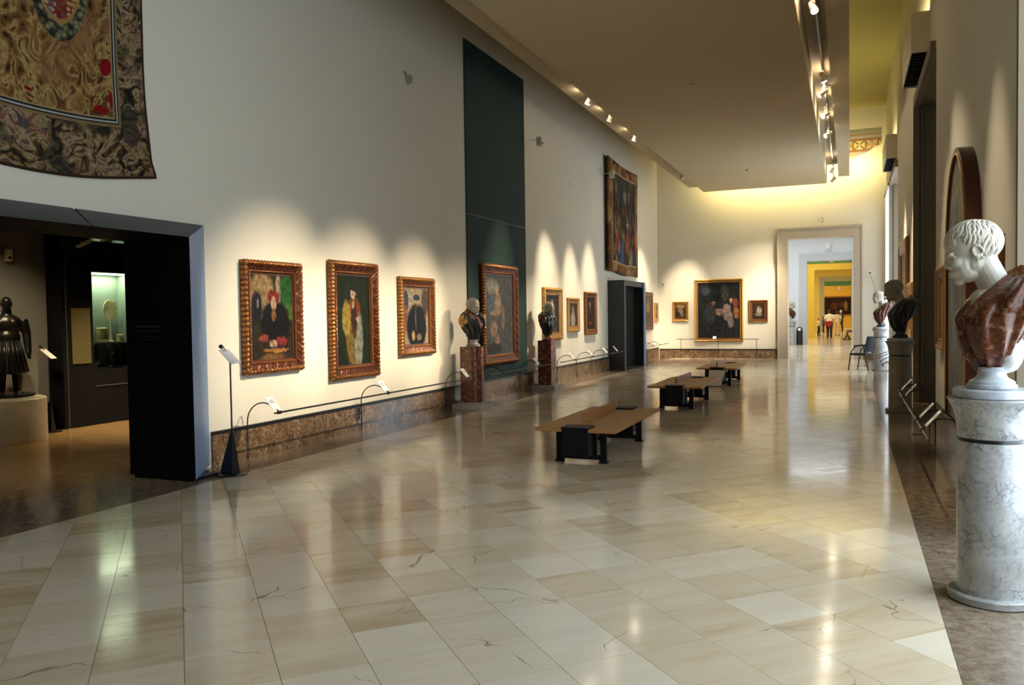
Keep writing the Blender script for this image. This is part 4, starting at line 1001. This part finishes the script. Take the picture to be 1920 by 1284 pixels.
# ------------------------------------------------------------------ BARRIER RAILS, LABEL ARMS
def label_plate(parent, p, wdt=.13, ln=.20, facing=1, name='label_plate'):
    """tilted card on a bracket, rising away from the rail towards the wall"""
    x, y, z = p; f = facing
    a = (x-f*.02, z+.01); b = (x-f*.14, z+.15)
    nx, nz_ = (a[1]-b[1]), (b[0]-a[0]); L_ = math.hypot(nx, nz_); nx, nz_ = nx/L_*.005, nz_/L_*.005
    o = MB().hexa([(a[0], y-wdt/2, a[1]), (b[0], y-wdt/2, b[1]), (b[0], y+wdt/2, b[1]), (a[0], y+wdt/2, a[1]), (a[0]+nx, y-wdt/2, a[1]+nz_), (b[0]+nx, y-wdt/2, b[1]+nz_), (b[0]+nx, y+wdt/2, b[1]+nz_), (a[0]+nx, y+wdt/2, a[1]+nz_)]).build(name, 'white_card', parent)
    # printed lines on the card
    for i in range(3):
        f0, f1 = .74-.10*i, .78-.10*i; s_ = -1 if nz_ < 0 else 1
        pa = (a[0]+(b[0]-a[0])*f0+nx*1.25*(1 if nz_ > 0 else -.25), a[1]+(b[1]-a[1])*f0+nz_*1.25*(1 if nz_ > 0 else -.25)); pb = (a[0]+(b[0]-a[0])*f1+nx*1.25*(1 if nz_ > 0 else -.25), a[1]+(b[1]-a[1])*f1+nz_*1.25*(1 if nz_ > 0 else -.25))
        h = wdt*(.36 if i else .26)
        MB().add([(pa[0], y-h, pa[1]), (pb[0], y-h, pb[1]), (pb[0], y+h, pb[1]), (pa[0], y+h, pa[1])], [(0, 1, 2, 3)]).build('print_line', 'portal_graphite', o)
    return o
def arm(parent, y, wall, f, rz=.56, reach=.52, top=.665, card=True, r=.0075, foot=.05):
    x0 = wall+f*foot; x1 = wall+f*reach; pts = [(x0, y, 0), (x0, y, .30), (x0, y, .44)]
    hw_ = (reach-foot)*.51
    for i in range(1, 13):
        a = PI/2*i/12; pts.append((x0+f*(hw_*(1-math.cos(a))), y, .44+(top-.44)*math.sin(a)))
    for i in range(1, 9):
        t = i/8; pts.append((x0+f*hw_+f*(reach-foot-hw_)*t, y, top-(top-rz)*t**1.6))
    MB().tube(pts, r, 8).build('arm', 'black_metal', parent, 60)
    MB().tube([(x1-f*.012, y-.025, rz), (x1-f*.012, y+.025, rz)], .020, 10).build('clamp', 'black_metal', parent, 40)
    if card: label_plate(parent, (x1-f*.02, y, rz+.02), facing=f)
def barrier(label, wall, f, y0, y1, arms, reach=.52, rz=.56, cards=None, foot=.05, group='curved arm barrier rails'):
    t = thing('barrier_rail', label, 'barrier', (0, 0, 0), 0, group)
    x1 = wall+f*(reach-.012)
    MB().tube([(x1, y0, rz), (x1, y1, rz)], .011, 10).build('rail', 'black_metal', t, 60)
    for i, yy in enumerate(arms): arm(t, yy, wall, f, rz, reach, card=cards[i] if cards else True, foot=foot)
    return t
barrier('long black barrier rail under the three framed portraits', XL, 1, 7.40, 12.60, [7.48, 9.86, 12.50])
barrier('black barrier rail under the picture on the green panel', XL, 1, 13.36, 16.6, [13.95, 15.94], cards=[False, True])
barrier('black barrier rail under the small portraits before the box portal', XL, 1, 17.25, 22.75, [18.3, 19.8, 21.14, 22.2])
barrier('short black barrier rail between box portal and far corner', XL, 1, 25.9, 29.0, [26.6, 27.6], cards=[False, False])
barrier('black barrier rail with white labels under the arched panel on the right', XR, -1, 7.36, 11.75, [8.0, 8.65, 10.83, 11.6], foot=.155)
barrier('far black barrier rail on the right wall, near the daylit bust', XR, -1, 17.0, 21.3, [17.4, 18.5, 19.7, 20.6], cards=[False]*4)
t = thing('barrier_rail', 'straight three post barrier rail under the altarpiece on the far wall', 'barrier', (0, 0, 0), 0, 'curved arm barrier rails')
MB().tube([(-5.75, YF-.45, .70), (-2.9, YF-.45, .70)], .011, 10).build('rail', 'black_metal', t, 60)
for xx in (-5.66, -4.33, -3.02): MB().tube([(xx, YF-.14, 0), (xx, YF-.14, .55), (xx, YF-.17, .66), (xx, YF-.25, .70), (xx, YF-.45, .70)], .0085, 8).build('post', 'black_metal', t, 60)
MB().hexa([(-4.48, YF-.45, .71), (-4.36, YF-.45, .71), (-4.36, YF-.445, .71), (-4.48, YF-.445, .71), (-4.48, YF-.38, .80), (-4.36, YF-.38, .80), (-4.36, YF-.375, .80), (-4.48, YF-.375, .80)]).build('label_plate', 'white_card', t)

def label_stand(loc, label, rot=0, h=1.30):
    t = thing('label_stand', label, 'sign stand', loc, rot, 'free standing label stands')
    MB().lathe([(.145, 0), (.150, .004), (.150, .016), (.140, .020), (.05, .022)], 32).build('foot_plate', 'black_metal', t, 40)
    MB().hexa([(-.12, -.06, .02), (.04, -.06, .02), (.04, .06, .02), (-.12, .06, .02), (-.012, -.012, .45), (.012, -.012, .45), (.012, .012, .45), (-.012, .012, .45)]).build('cone', 'black_metal', t)
    MB().tube([(0, 0, .44), (0, 0, h-.11)], .0085, 8).build('pole', 'black_metal', t, 60)
    o = MB().hexa([(-.085, -.075, h+.01), (.075, -.075, h-.13), (.075, .075, h-.13), (-.085, .075, h+.01), (-.081, -.075, h+.014), (.079, -.075, h-.126), (.079, .075, h-.126), (-.081, .075, h+.014)]).build('plate', 'white_card', t)
    for i in range(3):
        f = .18+.09*i; x = -.083+.16*f; z = h+.0125-.14*f
        MB().add([(x, -.05, z+.003), (x+.012, -.05, z+.003-.0105), (x+.012, .05 if i else .02, z+.003-.0105), (x, .05 if i else .02, z+.003)], [(0, 1, 2, 3)]).build('print_line', 'portal_graphite', o)
    MB().ell((-.115, 0, h+.045), (.026, .022, .022)).build('clip_knob', 'black_metal', t, 180)
    for s_ in (-.02, .02): MB().tube([(-.11, s_, h+.045), (-.08, s_, h+.012), (-.06, s_*.5, h-.005)], .006, 6).build('clip_prong', 'black_metal', t, 60)
    return t
label_stand((-5.97, 6.66, 0), 'black label stand with tilted white card beside the blue grey portal edge', 0)

# ------------------------------------------------------------------ BLACK ARMCHAIR near the far end
t = thing('steel_armchair', 'black tubular armchair beside the daylit bust near the far door', 'chair', (.32, 24.45, 0), -.5)
for s_ in (-1, 1):
    MB().tube([(-.26, s_*.25, .0), (-.22, s_*.25, .30), (-.17, s_*.25, .52), (-.06, s_*.25, .64), (.08, s_*.25, .67), (.20, s_*.25, .66)], .016, 10).build('front_leg', 'black_metal', t, 60)
    MB().tube([(.30, s_*.25, .0), (.22, s_*.25, .40), (.19, s_*.25, .62)], .016, 10).build('rear_leg', 'black_metal', t, 60)
    MB().tube([(-.10, s_*.255, .655), (.16, s_*.255, .685)], .022, 8).build('arm_pad', 'black_paint', t, 60)
MB().box(-.24, .20, -.23, .23, .40, .45).build('seat', 'black_cloth', t)
MB().hexa([(.17, -.23, .50), (.20, -.23, .50), (.20, .23, .50), (.17, .23, .50), (.26, -.23, .92), (.29, -.23, .92), (.29, .23, .92), (.26, .23, .92)]).build('backrest', 'black_cloth', t)
MB().tube([(.22, -.25, .42), (.22, .25, .42)], .012, 8).build('stretcher', 'black_metal', t, 60)

# ------------------------------------------------------------------ SMALL FITTINGS
def wallbox(loc, rotz, label, sz=(.10, .08, .14), bracket=True):
    t = thing('wall_sensor', label, 'sensor', loc, rotz, 'small sensors and cameras on the walls')
    MB().box(-.02, .02, -.012, 0, .01, .05).build('mount', 'white_plastic', t)
    if bracket: MB().tube([(0, -.01, .03), (0, -.20, .03), (0, -.24, .02)], .008, 8).build('bracket', 'white_plastic', t, 60)
    y = -.24 if bracket else -.012
    MB().box(-sz[0]/2, sz[0]/2, y-sz[1], y, -.10, -.10+sz[2]).build('casing', 'cream_plastic', t)
    MB().box(-sz[0]/4, sz[0]/4, y-sz[1]-.006, y-sz[1], -.07, -.03).build('lens', 'lens_dark', t)
wallbox((XL, 16.66, 5.42), LW, 'small sensor on a bracket beside the top of the green panel', (.14, .12, .18))
wallbox((XL, 22.45, 5.60), LW, 'small pale sensor on a bracket beside the figure tapestry', (.14, .12, .18))
wallbox((-6.31, YF, 2.75), 0, 'tiny cream sensor in the far left corner', (.08, .05, .13), False)
wallbox((.62, YF, 2.92), 0, 'small dark camera on the far wall right of the doorway', (.12, .10, .12), True)
tc = thing('cable_run', 'thin cable slanting down the far wall from the camera', 'cable', (0, 0, 0))
MB().tube([(.64, YF-.008, 2.82), (.72, YF-.008, 2.6), (.80, YF-.008, 2.3), (.86, YF-.008, 1.9)], .008, 6).build('sheath', 'stone_taupe', tc, 60)
for x, y, nm in ((-2.62, 14.9, 'smoke detector on the suspended ceiling nearer the camera'), (-2.7, 24.4, 'smoke detector on the suspended ceiling toward the far end')):
    t = thing('smoke_detector', nm, 'detector', (x, y, 5.75), 0, 'ceiling smoke detectors')
    MB().lathe([(.06, 0), (.06, -.015), (.05, -.03), (.035, -.045), (.0, -.048)], 20, caps=False).build('housing', 'cream_plastic', t, 50); MB().lathe([(.012, -.044), (.012, -.055)], 10).build('indicator', 'lens_dark', t)
m = MB(); pts = [(11.30, 5.52), (11.36, 5.46), (11.40, 5.36), (11.47, 5.33), (11.52, 5.38), (11.60, 5.40), (11.62, 5.50), (11.55, 5.53), (11.45, 5.50), (11.38, 5.55)]
m.prism(pts, XL+.001, XL+.004, 'x'); m.build('plaster_patch', 'patch_plaster', None, label='ragged grey plaster repair patch high on the left wall', cat='patch')
for i, (yy, zz, s_) in enumerate(((19.6, 4.95, .05), (26.9, 4.2, .04))):
    MB().prism([(yy-s_, zz), (yy-s_*.3, zz-s_*1.4), (yy+s_*.6, zz-s_*.7), (yy+s_*.4, zz+s_*.9), (yy-s_*.5, zz+s_)], XL+.001, XL+.003, 'x').build('plaster_chip', 'patch_plaster', None, label=('small chip in the plaster between green panel and tapestry', 'small chip in the plaster above the far picture group')[i], cat='chip')
t = thing('floor_socket', 'white wall socket in the dark skirting right of the far door', 'socket', (.62, YF-.03, .14)); MB().box(-.05, .05, -.012, -.001, 0, .10).build('plate', 'white_plastic', t); MB().box(-.02, .02, -.015, -.012, .03, .07).build('outlet', 'black_paint', t)

# ------------------------------------------------------------------ SIDE ROOM contents
sc_ = thing('display_cabinet', 'tall black built-in display cabinet with a lit niche in the dark side room', 'cabinet', (-11.0, 8.7, 0))
def cab(y0, y1, z0, z1, x0=-.85, x1=0., name='panel', mat='portal_black'): return MB().box(x0, x1, y0, y1, z0, z1).build(name, mat, sc_)
V0, V1, VZ0, VZ1 = .54, 1.25, .87, 2.41
cab(.0, V0, 0, 4.15); cab(V1, 4.6, 0, 4.15); cab(V0, V1, 0, VZ0); cab(V0, V1, VZ1, 2.90); cab(V0, V1, 3.45, 4.15)
cab(V0, V1, VZ0, 2.41, -.85, -.26, 'back_panel', 'vitrine_back'); cab(V0, V1, 2.90, 3.45, -.85, -.26, 'back_panel', 'vitrine_back')
for z0, z1 in ((VZ0, 2.39), (2.90, 3.43)):
    cab(V0, V0+.004, z0, z1, -.26, -.013, 'side_lining', 'vitrine_back'); cab(V1-.004, V1, z0, z1, -.26, -.013, 'side_lining', 'vitrine_back')
cab(V0+.005, V1-.005, 1.280, 1.292, -.255, -.045, 'glass_shelf', 'glass'); cab(V0+.005, V1-.005, 1.275, 1.293, -.044, -.036, 'shelf_edge', 'white_plastic'); cab(V0+.005, V1-.005, VZ0, VZ0+.012, -.255, -.014, 'niche_floor', 'white_plastic')
cab(V0, V1, VZ0, 2.41, -.012, -.006, 'glass_pane', 'glass'); cab(V0, V1, 2.90, 3.45, -.012, -.006, 'glass_pane', 'glass')
cab(V0+.02, V1-.02, 2.392, 2.405, -.10, -.02, 'light_strip', 'vitrine_light'); cab(V0+.02, V1-.02, 3.43, 3.445, -.10, -.02, 'light_strip', 'vitrine_light')
cab(.06, .075, 0, 4.15, 0, .01, 'edge_strip', 'portal_graphite'); cab(V0+.02, V1-.02, .60, .62, 0.0, .012, 'handle', 'portal_graphite')
cab(V1-.02, V1+2.5, .0, .02, 0.001, .015, 'floor_trim', 'cream_plastic')
CX = -11.15
def cabthing(nm, label, cat, y, z, x=CX): return thing(nm, label, cat, (x, y, z))
t = cabthing('ivory_fan', 'round ivory fan on a handle standing on the lit cabinet shelf', 'fan', 9.70, 1.293)
m = MB()
for i in range(24):
    a = 2*PI*i/24; b = 2*PI*(i+1)/24; c0 = (a+b)/2; z0 = .53
    m.add([(.0, 0, z0), (.012, .135*math.cos(a), z0+.16*math.sin(a)), (.004, .14*math.cos(c0), z0+.165*math.sin(c0)), (.012, .135*math.cos(b), z0+.16*math.sin(b)), (-.008, 0, z0), (-.004, .135*math.cos(a), z0+.16*math.sin(a)), (-.010, .14*math.cos(c0), z0+.165*math.sin(c0)), (-.004, .135*math.cos(b), z0+.16*math.sin(b))], [(0, 1, 2), (0, 2, 3), (4, 6, 5), (4, 7, 6), (1, 5, 6, 2), (2, 6, 7, 3)])
m.build('leaf', 'ivory', t); MB().tube([(0, 0, 0), (0, 0, .12), (0, 0, .39)], [.030, .016, .014], 10).build('handle', 'ivory', t, 60); MB().lathe([(.05, 0), (.05, .012), (.02, .02)], 16).build('foot', 'ivory', t, 60)
for y, r, h, lb in ((9.53, .085, .24, 'tall carved ivory beaker left of the fan on the cabinet shelf'), (9.31, .06, .14, 'small ivory beaker at the left end of the cabinet shelf'), (9.87, .06, .12, 'low ivory box at the right end of the cabinet shelf')):
    t = cabthing('ivory_beaker', lb, 'beaker', y, 1.293); pr_ = [(r, 0), (r*1.05, h*.08), (r*.92, h*.14)]
    for q_ in range(4): pr_ += [(r*.98, h*(.2+.16*q_)), (r*.90, h*(.28+.16*q_))]
    MB().lathe(pr_+[(r*.95, h*.86), (r*.95, h*.88)], 20).build('cup', 'ivory', t, 30); MB().lathe([(r*1.0, h*.88), (r*1.0, h*.95), (r*.6, h)], 20).build('lid', 'ivory', t, 30)
t = cabthing('ivory_figurine', 'ivory figurine on a black base on the cabinet floor', 'figurine', 9.68, .884)
MB().lathe([(.07, 0), (.07, .05), (.05, .07), (.06, .12), (.055, .13)], 8).build('base', 'black_paint', t); fm = MB().ell((0, 0, .17), (.03, .035, .06)).ell((0, 0, .27), (.035, .042, .07)).ell((0, 0, .355), (.022, .02, .028)).tube([(0, .04, .30), (.02, .06, .24), (.03, .03, .22)], .013, 8).tube([(0, -.04, .30), (.0, -.065, .34), (.0, -.05, .38)], .012, 8)
ob('figure', fuse('figure', fm, .008, 2), 'ivory', t)
for y, lb in ((9.34, 'leftmost hanging string of dark beads in the lit cabinet'), (9.45, 'second hanging string of dark beads in the lit cabinet'), (9.80, 'string of beads right of the ivory figurine'), (9.91, 'coral string at the right end of the lit cabinet')):
    t = thing('bead_string', lb, 'beads', (-11.20, y, .95), 0, 'bead strings hanging in the lit cabinet'); m = MB()
    for q_ in range(11): m.ell((0, .012*math.sin(q_), .02+q_*.026), (.014, .014, .013), 8, 6)
    m.build('beads', 'coral' if y > 9.85 else 'black_marble', t, 180); MB().tube([(0, 0, 0), (0, 0, .31)], .002, 5).build('thread', 'black_metal', t)
for y, lb in ((9.58, 'small coral piece on the cabinet floor left of the figurine'), (9.86, 'small coral piece on the cabinet floor right of the figurine')):
    t = cabthing('coral_piece', lb, 'coral', y, .884, -11.08); MB().tube([(0, -.06, .012), (.01, -.02, .018), (0, .03, .014), (-.01, .07, .02)], .011, 8).tube([(.01, -.01, .016), (.04, .02, .02)], .008, 6).build('branch', 'coral', t, 60); MB().ell((0, 0, .008), (.02, .03, .008)).build('stand', 'ivory', t, 60)
t = cabthing('white_shell', 'white shell dish at the left of the cabinet floor', 'shell', 9.36, .884, -11.10); MB().ell((0, 0, .062), (.03, .075, .035), R=Matrix.Rotation(.5, 3, 'X')).build('dish', 'white_plastic', t, 180); MB().lathe([(.03, 0), (.02, .01)], 12).build('foot', 'white_plastic', t)
t = thing('ivory_disc', 'ivory disc in the upper niche of the cabinet', 'disc', (-11.13, 9.65, 2.902)); MB().lathe([(.05, 0), (.09, .03), (.10, .05), (.03, .04)], 20).build('plate', 'ivory', t, 40); MB().lathe([(.03, .04), (.05, .12), (.02, .16)], 14).build('cup', 'ivory', t, 40)
t = thing('text_panel', 'yellow information board on the black cabinet in the side room', 'board', (-11.0, 9.015, .98)); MB().box(.002, .014, -.165, .165, 0, .86).build('board', 'yellow_card', t)
for i in range(11): MB().box(.0142, .0150, -.14, .14 if i % 3 else .05, .80-i*.05, .808-i*.05).build('print_line', 'olive_cloth', t)
t = thing('security_camera', 'small pale security camera on the black cabinet', 'camera', (-11.0, 9.05, 2.86)); MB().tube([(0.001, 0, 0), (.10, 0, .0), (.12, 0, -.05)], .012, 8).build('bracket', 'white_plastic', t, 60); MB().hexa([(.06, -.10, -.10), (.12, -.10, -.10), (.12, .12, .0), (.06, .12, .0), (.06, -.10, -.04), (.12, -.10, -.04), (.12, .12, .06), (.06, .12, .06)]).build('casing', 'cream_plastic', t); MB().tube([(.09, -.10, -.07), (.09, -.13, -.085)], .028, 12).build('lens_hood', 'white_plastic', t, 40)
wallbox((-11.3, 8.07, 2.62), LW, 'small cream sensor on the grey side room wall', (.09, .06, .17), False)
label_stand((-10.95, 8.42, 0), 'label stand with cream card beside the bronze statue', .4, 1.22)
# round marble drum and bronze figure
t = thing('marble_drum', 'low round marble drum under the bronze statue', 'pedestal', (-10.62, 7.56, 0)); MB().lathe([(.44, 0), (.445, .01), (.445, .585), (.43, .60)], 56).build('drum', 'plinth_stone', t, 35); MB().lathe([(.40, .598), (.40, .612), (.38, .615)], 40).build('top_step', 'plinth_stone', t, 35)
bz = thing('bronze_statue', 'dark bronze statue of a standing figure in a tunic on the marble drum', 'statue', (-10.62, 7.56, .624), -.55)
m = xform(head_mesh('h'), Matrix.Translation((.02, 0, 1.26)) @ Matrix.Rotation(.15, 4, 'Y') @ Matrix.Scale(.85, 4))
m.tube([(0, 0, 1.20), (-.01, 0, 1.08)], [.055, .07], 12); m.ell((0, 0, .98), (.12, .19, .15)); m.ell((.01, 0, .80), (.12, .155, .14)); m.ell((.03, .07, 1.0), (.09, .08, .08)); m.ell((.03, -.07, 1.0), (.09, .08, .08))
for s_ in (-1, 1):
    m.tube([(-.01, s_*.185, 1.05), (-.02, s_*.225, .86), (.03, s_*.235, .66), (.06, s_*.235, .58)], [.065, .058, .045, .04], 12)
    for q_ in range(4): m.tube([(.06, s_*(.220+.012*q_), .58), (.08, s_*(.220+.012*q_), .53), (.075, s_*(.220+.012*q_), .50)], .011, 6)
    m.tube([(.08, s_*.22, .60), (.10, s_*.205, .56)], .012, 6)
    m.tube([(0, s_*.085, .50), (.01, s_*.09, .28), (-.01, s_*.09, .06), (.0, s_*.09, .03)], [.085, .062, .042, .04], 12); m.ell((.06, s_*.10, .03), (.11, .045, .035))
m.lathe([(.12, .76), (.17, .62), (.22, .40), (.235, .32), (.20, .31)], 24)
ob('body', fuse('body', m, .011, 3), 'dark_bronze', bz)
mm = MB()
for q_ in range(9):
    a = -1.2+q_*.3; mm.tube([(.115*math.cos(a), .15*math.sin(a), .76), (.175*math.cos(a), .18*math.sin(a), .60), (.235*math.cos(a), .235*math.sin(a), .33)], [.012, .018, .022], 8)
mm.build('tunic_folds', 'dark_bronze', bz, 180)
MB().lathe([(.30, -.0), (.31, .01), (.31, .03), (.28, .035)], 32).build('base_plate', 'dark_bronze', bz, 40)
# lamps of the side room
def roomspot(loc, aim, label, power, angle, col=(1, .78, .45)):
    return fixture(loc, aim, label, power, angle, 1., col, 'ceiling spotlights of the side room', top=4.2-loc[2], mat='black_metal')
roomspot((-9.2, 9.9, 4.0), (-10.0, 9.6, 0), 'side room ceiling spotlight over the cabinet floor', 1300, 70)
roomspot((-9.4, 6.2, 4.0), (-10.9, 7.9, 1.4), 'side room ceiling spotlight over the statue', 420, 46)
roomspot((-8.4, 5.6, 4.0), (-8.6, 6.6, 0), 'added spotlight warming the side room floor just inside the portal', 140, 80)  # extra lamp added to brighten the dark floor by the portal
area('niche_light', (-11.10, 9.6, 2.385), (0, 0, 0), .12, .6, 6, (.85, 1, .70)); area('upper_niche_light', (-11.10, 9.6, 3.42), (0, 0, 0), .12, .6, 3, (.85, 1, .70))

# ------------------------------------------------------------------ ENFILADE: furniture and visitors
column_pedestal((-2.64, 42.2, 0), 'small looking pedestal seen through the far doorway on the left', 'veined_marble', 'round marble pedestals along the right side')
bust((-2.64, 42.2, 1.18), .3, 'small looking bust seen through the far doorway on the left', 'statuary_marble', 'drapery_breccia', 'busts seen through the far doorway', hair='short', tilt=0, hc=(.04, 0, .78), vox=.010)
t = thing('litter_bin', 'black rounded litter bin seen through the far doorway', 'bin', (-2.28, 42.3, 0)); MB().lathe([(.15, 0), (.155, .02), (.155, .70), (.15, .72), (.13, .80), (.09, .86), (.05, .88)], 24).build('body', 'black_paint', t, 40); MB().box(-.06, .06, -.157, -.150, .70, .82).build('opening_flap', 'white_card', t)
def person(label, loc, rotz, h, top, bottom, hair, seated=False, sleeves=None, bare_legs=False, stride=.08, extra=None, paper=False):
    t = thing('person', label, 'person', loc, rotz, 'visitors in the far rooms'); k_ = h/1.70
    Sc = Matrix.Scale(k_, 4)
    if seated: hz, hip = -.42, .48
    else: hz, hip = 0., .90
    Zs = lambda z: z+hz
    def leg(s_, f, grow=0):
        if seated: pts = [(0, s_*.09, .50), (.22, s_*.10, .50), (.44, s_*.10, .48), (.47, s_*.10, .28), (.44+f, s_*.10, .07)]; r = [.092, .082, .062, .056, .042]
        else: pts = [(0, s_*.085, .92), (.01+f*.4, s_*.09, .70), (.02+f*.7, s_*.09, .48), (-.01+f, s_*.09, .28), (-.02+f, s_*.09, .07)]; r = [.098, .082, .060, .056, .040]
        return pts, [x+grow for x in r]
    def armp(s_, grow=0, n_=4):
        pts = [(0, s_*.19, Zs(1.40)), (-.01, s_*.24, Zs(1.14)), (.10, s_*.22, Zs(.95)), (.20, s_*.17, Zs(.97))]; return pts[:n_], [x+grow for x in (.055, .046, .036, .030)][:n_]
    m = xform(head_mesh('h'), Matrix.Translation((.01, 0, Zs(1.58))) @ Matrix.Scale(.96, 4))
    m.tube([(0, 0, Zs(1.52)), (-.01, 0, Zs(1.38))], [.05, .06], 10); m.ell((0, 0, Zs(1.26)), (.115, .18, .20)); m.ell((0, 0, Zs(1.02)), (.105, .145, .17))
    for s_ in (-1, 1):
        m.tube(*leg(s_, s_*stride), 10); m.tube(*armp(s_), 8); a = (.20, s_*.17, Zs(.97))
        for q_ in range(4): m.tube([a, (a[0]+.06, a[1]-s_*.02+(q_-1.5)*.017, a[2]-.005), (a[0]+.10-.01*abs(q_-1), a[1]-s_*.02+(q_-1.5)*.019, a[2]-.03)], [.013, .010, .008], 6)
        m.tube([a, (a[0]+.03, a[1]-s_*.035, a[2]+.02), (a[0]+.06, a[1]-s_*.04, a[2]+.02)], [.013, .010, .008], 6)
    ob('body', fuse('body', xform(m, Sc), .013*k_, 2), 'skin', t)
    m = MB().ell((0, 0, Zs(1.27)), (.128, .195, .19)).ell((0, 0, Zs(1.05)), (.122, .165, .20)).ell((0, 0, Zs(.95)), (.125, .172, .10))
    for s_ in (-1, 1): m.tube(*armp(s_, .012, 4 if sleeves == 'long' else 2), 10)
    ob('top', fuse('top', xform(m, Sc), .014*k_, 2), top, t)
    m = MB().ell((0, 0, Zs(.93)), (.115, .165, .11))
    for s_ in (-1, 1): p_, r_ = leg(s_, s_*stride, .014); m.tube(p_, r_, 12)
    ob('trousers', fuse('trousers', xform(m, Sc), .014*k_, 2), bottom, t)
    for s_ in (-1, 1):
        p_, _r = leg(s_, s_*stride); q_ = p_[-1]; sh = MB().ell((q_[0]+.05, q_[1], .04), (.125, .045, .04), 12, 8).ell((q_[0], q_[1], .06), (.055, .045, .05), 12, 8)
        ob('shoe', fuse('shoe', xform(sh, Sc), .014, 1), 'black_cloth', t)
    hm = MB().ell((-.025, 0, Zs(1.625)), (.10, .085, .088)).ell((-.05, 0, Zs(1.57)), (.075, .080, .09)); ob('hair', fuse('hair', xform(hm, Sc), .014*k_, 2), hair, t)
    if extra:
        m = MB().ell((-.03, 0, .93), (.135, .19, .13)).ell((-.06, 0, .80), (.10, .16, .14)).ell((.02, .18, .85), (.05, .05, .15)); ob('tied_jumper', fuse('tied_jumper', xform(m, Sc), .016, 2), extra, t)
    if paper: xform(MB().hexa([(.18, -.14, Zs(.98)), (.34, -.14, Zs(1.06)), (.34, .14, Zs(1.06)), (.18, .14, Zs(.98)), (.178, -.14, Zs(.985)), (.338, -.14, Zs(1.065)), (.338, .14, Zs(1.065)), (.178, .14, Zs(.985))]), Sc).build('leaflet', 'white_card', t)
    return t
person('visitor in white shirt with red jumper tied at the waist, seen from behind', (-1.12, 52.2, 0), PI/2, 1.74, 'white_cloth', 'black_cloth', 'dark_hair', extra='red_cloth')
person('visitor in pale beige clothes walking away beside the red jumper', (-.77, 58.6, 0), PI/2, 1.66, 'white_cloth', 'beige_cloth', 'dark_hair', stride=.16)
person('grey haired visitor in dark clothes standing before the end painting', (-.66, 70.2, 0), PI/2+.6, 1.72, 'navy_cloth', 'black_cloth', 'grey_hair', sleeves='long')
person('short person in white and orange at the left of the yellow doorway', (-1.93, 58.5, 0), .3, 1.18, 'white_cloth', 'black_cloth', 'orange_cloth', stride=.1)
person('short dark clad person farther back at the left of the yellow doorway', (-1.86, 66.6, 0), .5, 1.22, 'navy_cloth', 'black_cloth', 'dark_hair', sleeves='long')
person('seated person whose legs show at the right of the yellow doorway', (.33, 49.5, 0), PI, 1.72, 'olive_cloth', 'olive_cloth', 'dark_hair', seated=True, paper=True, stride=.12)
t = thing('stacking_chair', 'plain dark chair under the seated visitor', 'chair', (.36, 49.5, 0)); MB().box(-.22, .22, -.22, .22, .36, .385).build('seat', 'black_paint', t); MB().box(.20, .23, -.2, .2, .50, .85).build('backrest', 'black_paint', t)
for a in (-.2, .2):
    for b in (-.2, .2): MB().tube([(a, b, 0), (a, b, .36 if a < 0 else .85)], .012, 8).build('leg', 'black_metal', t, 60)
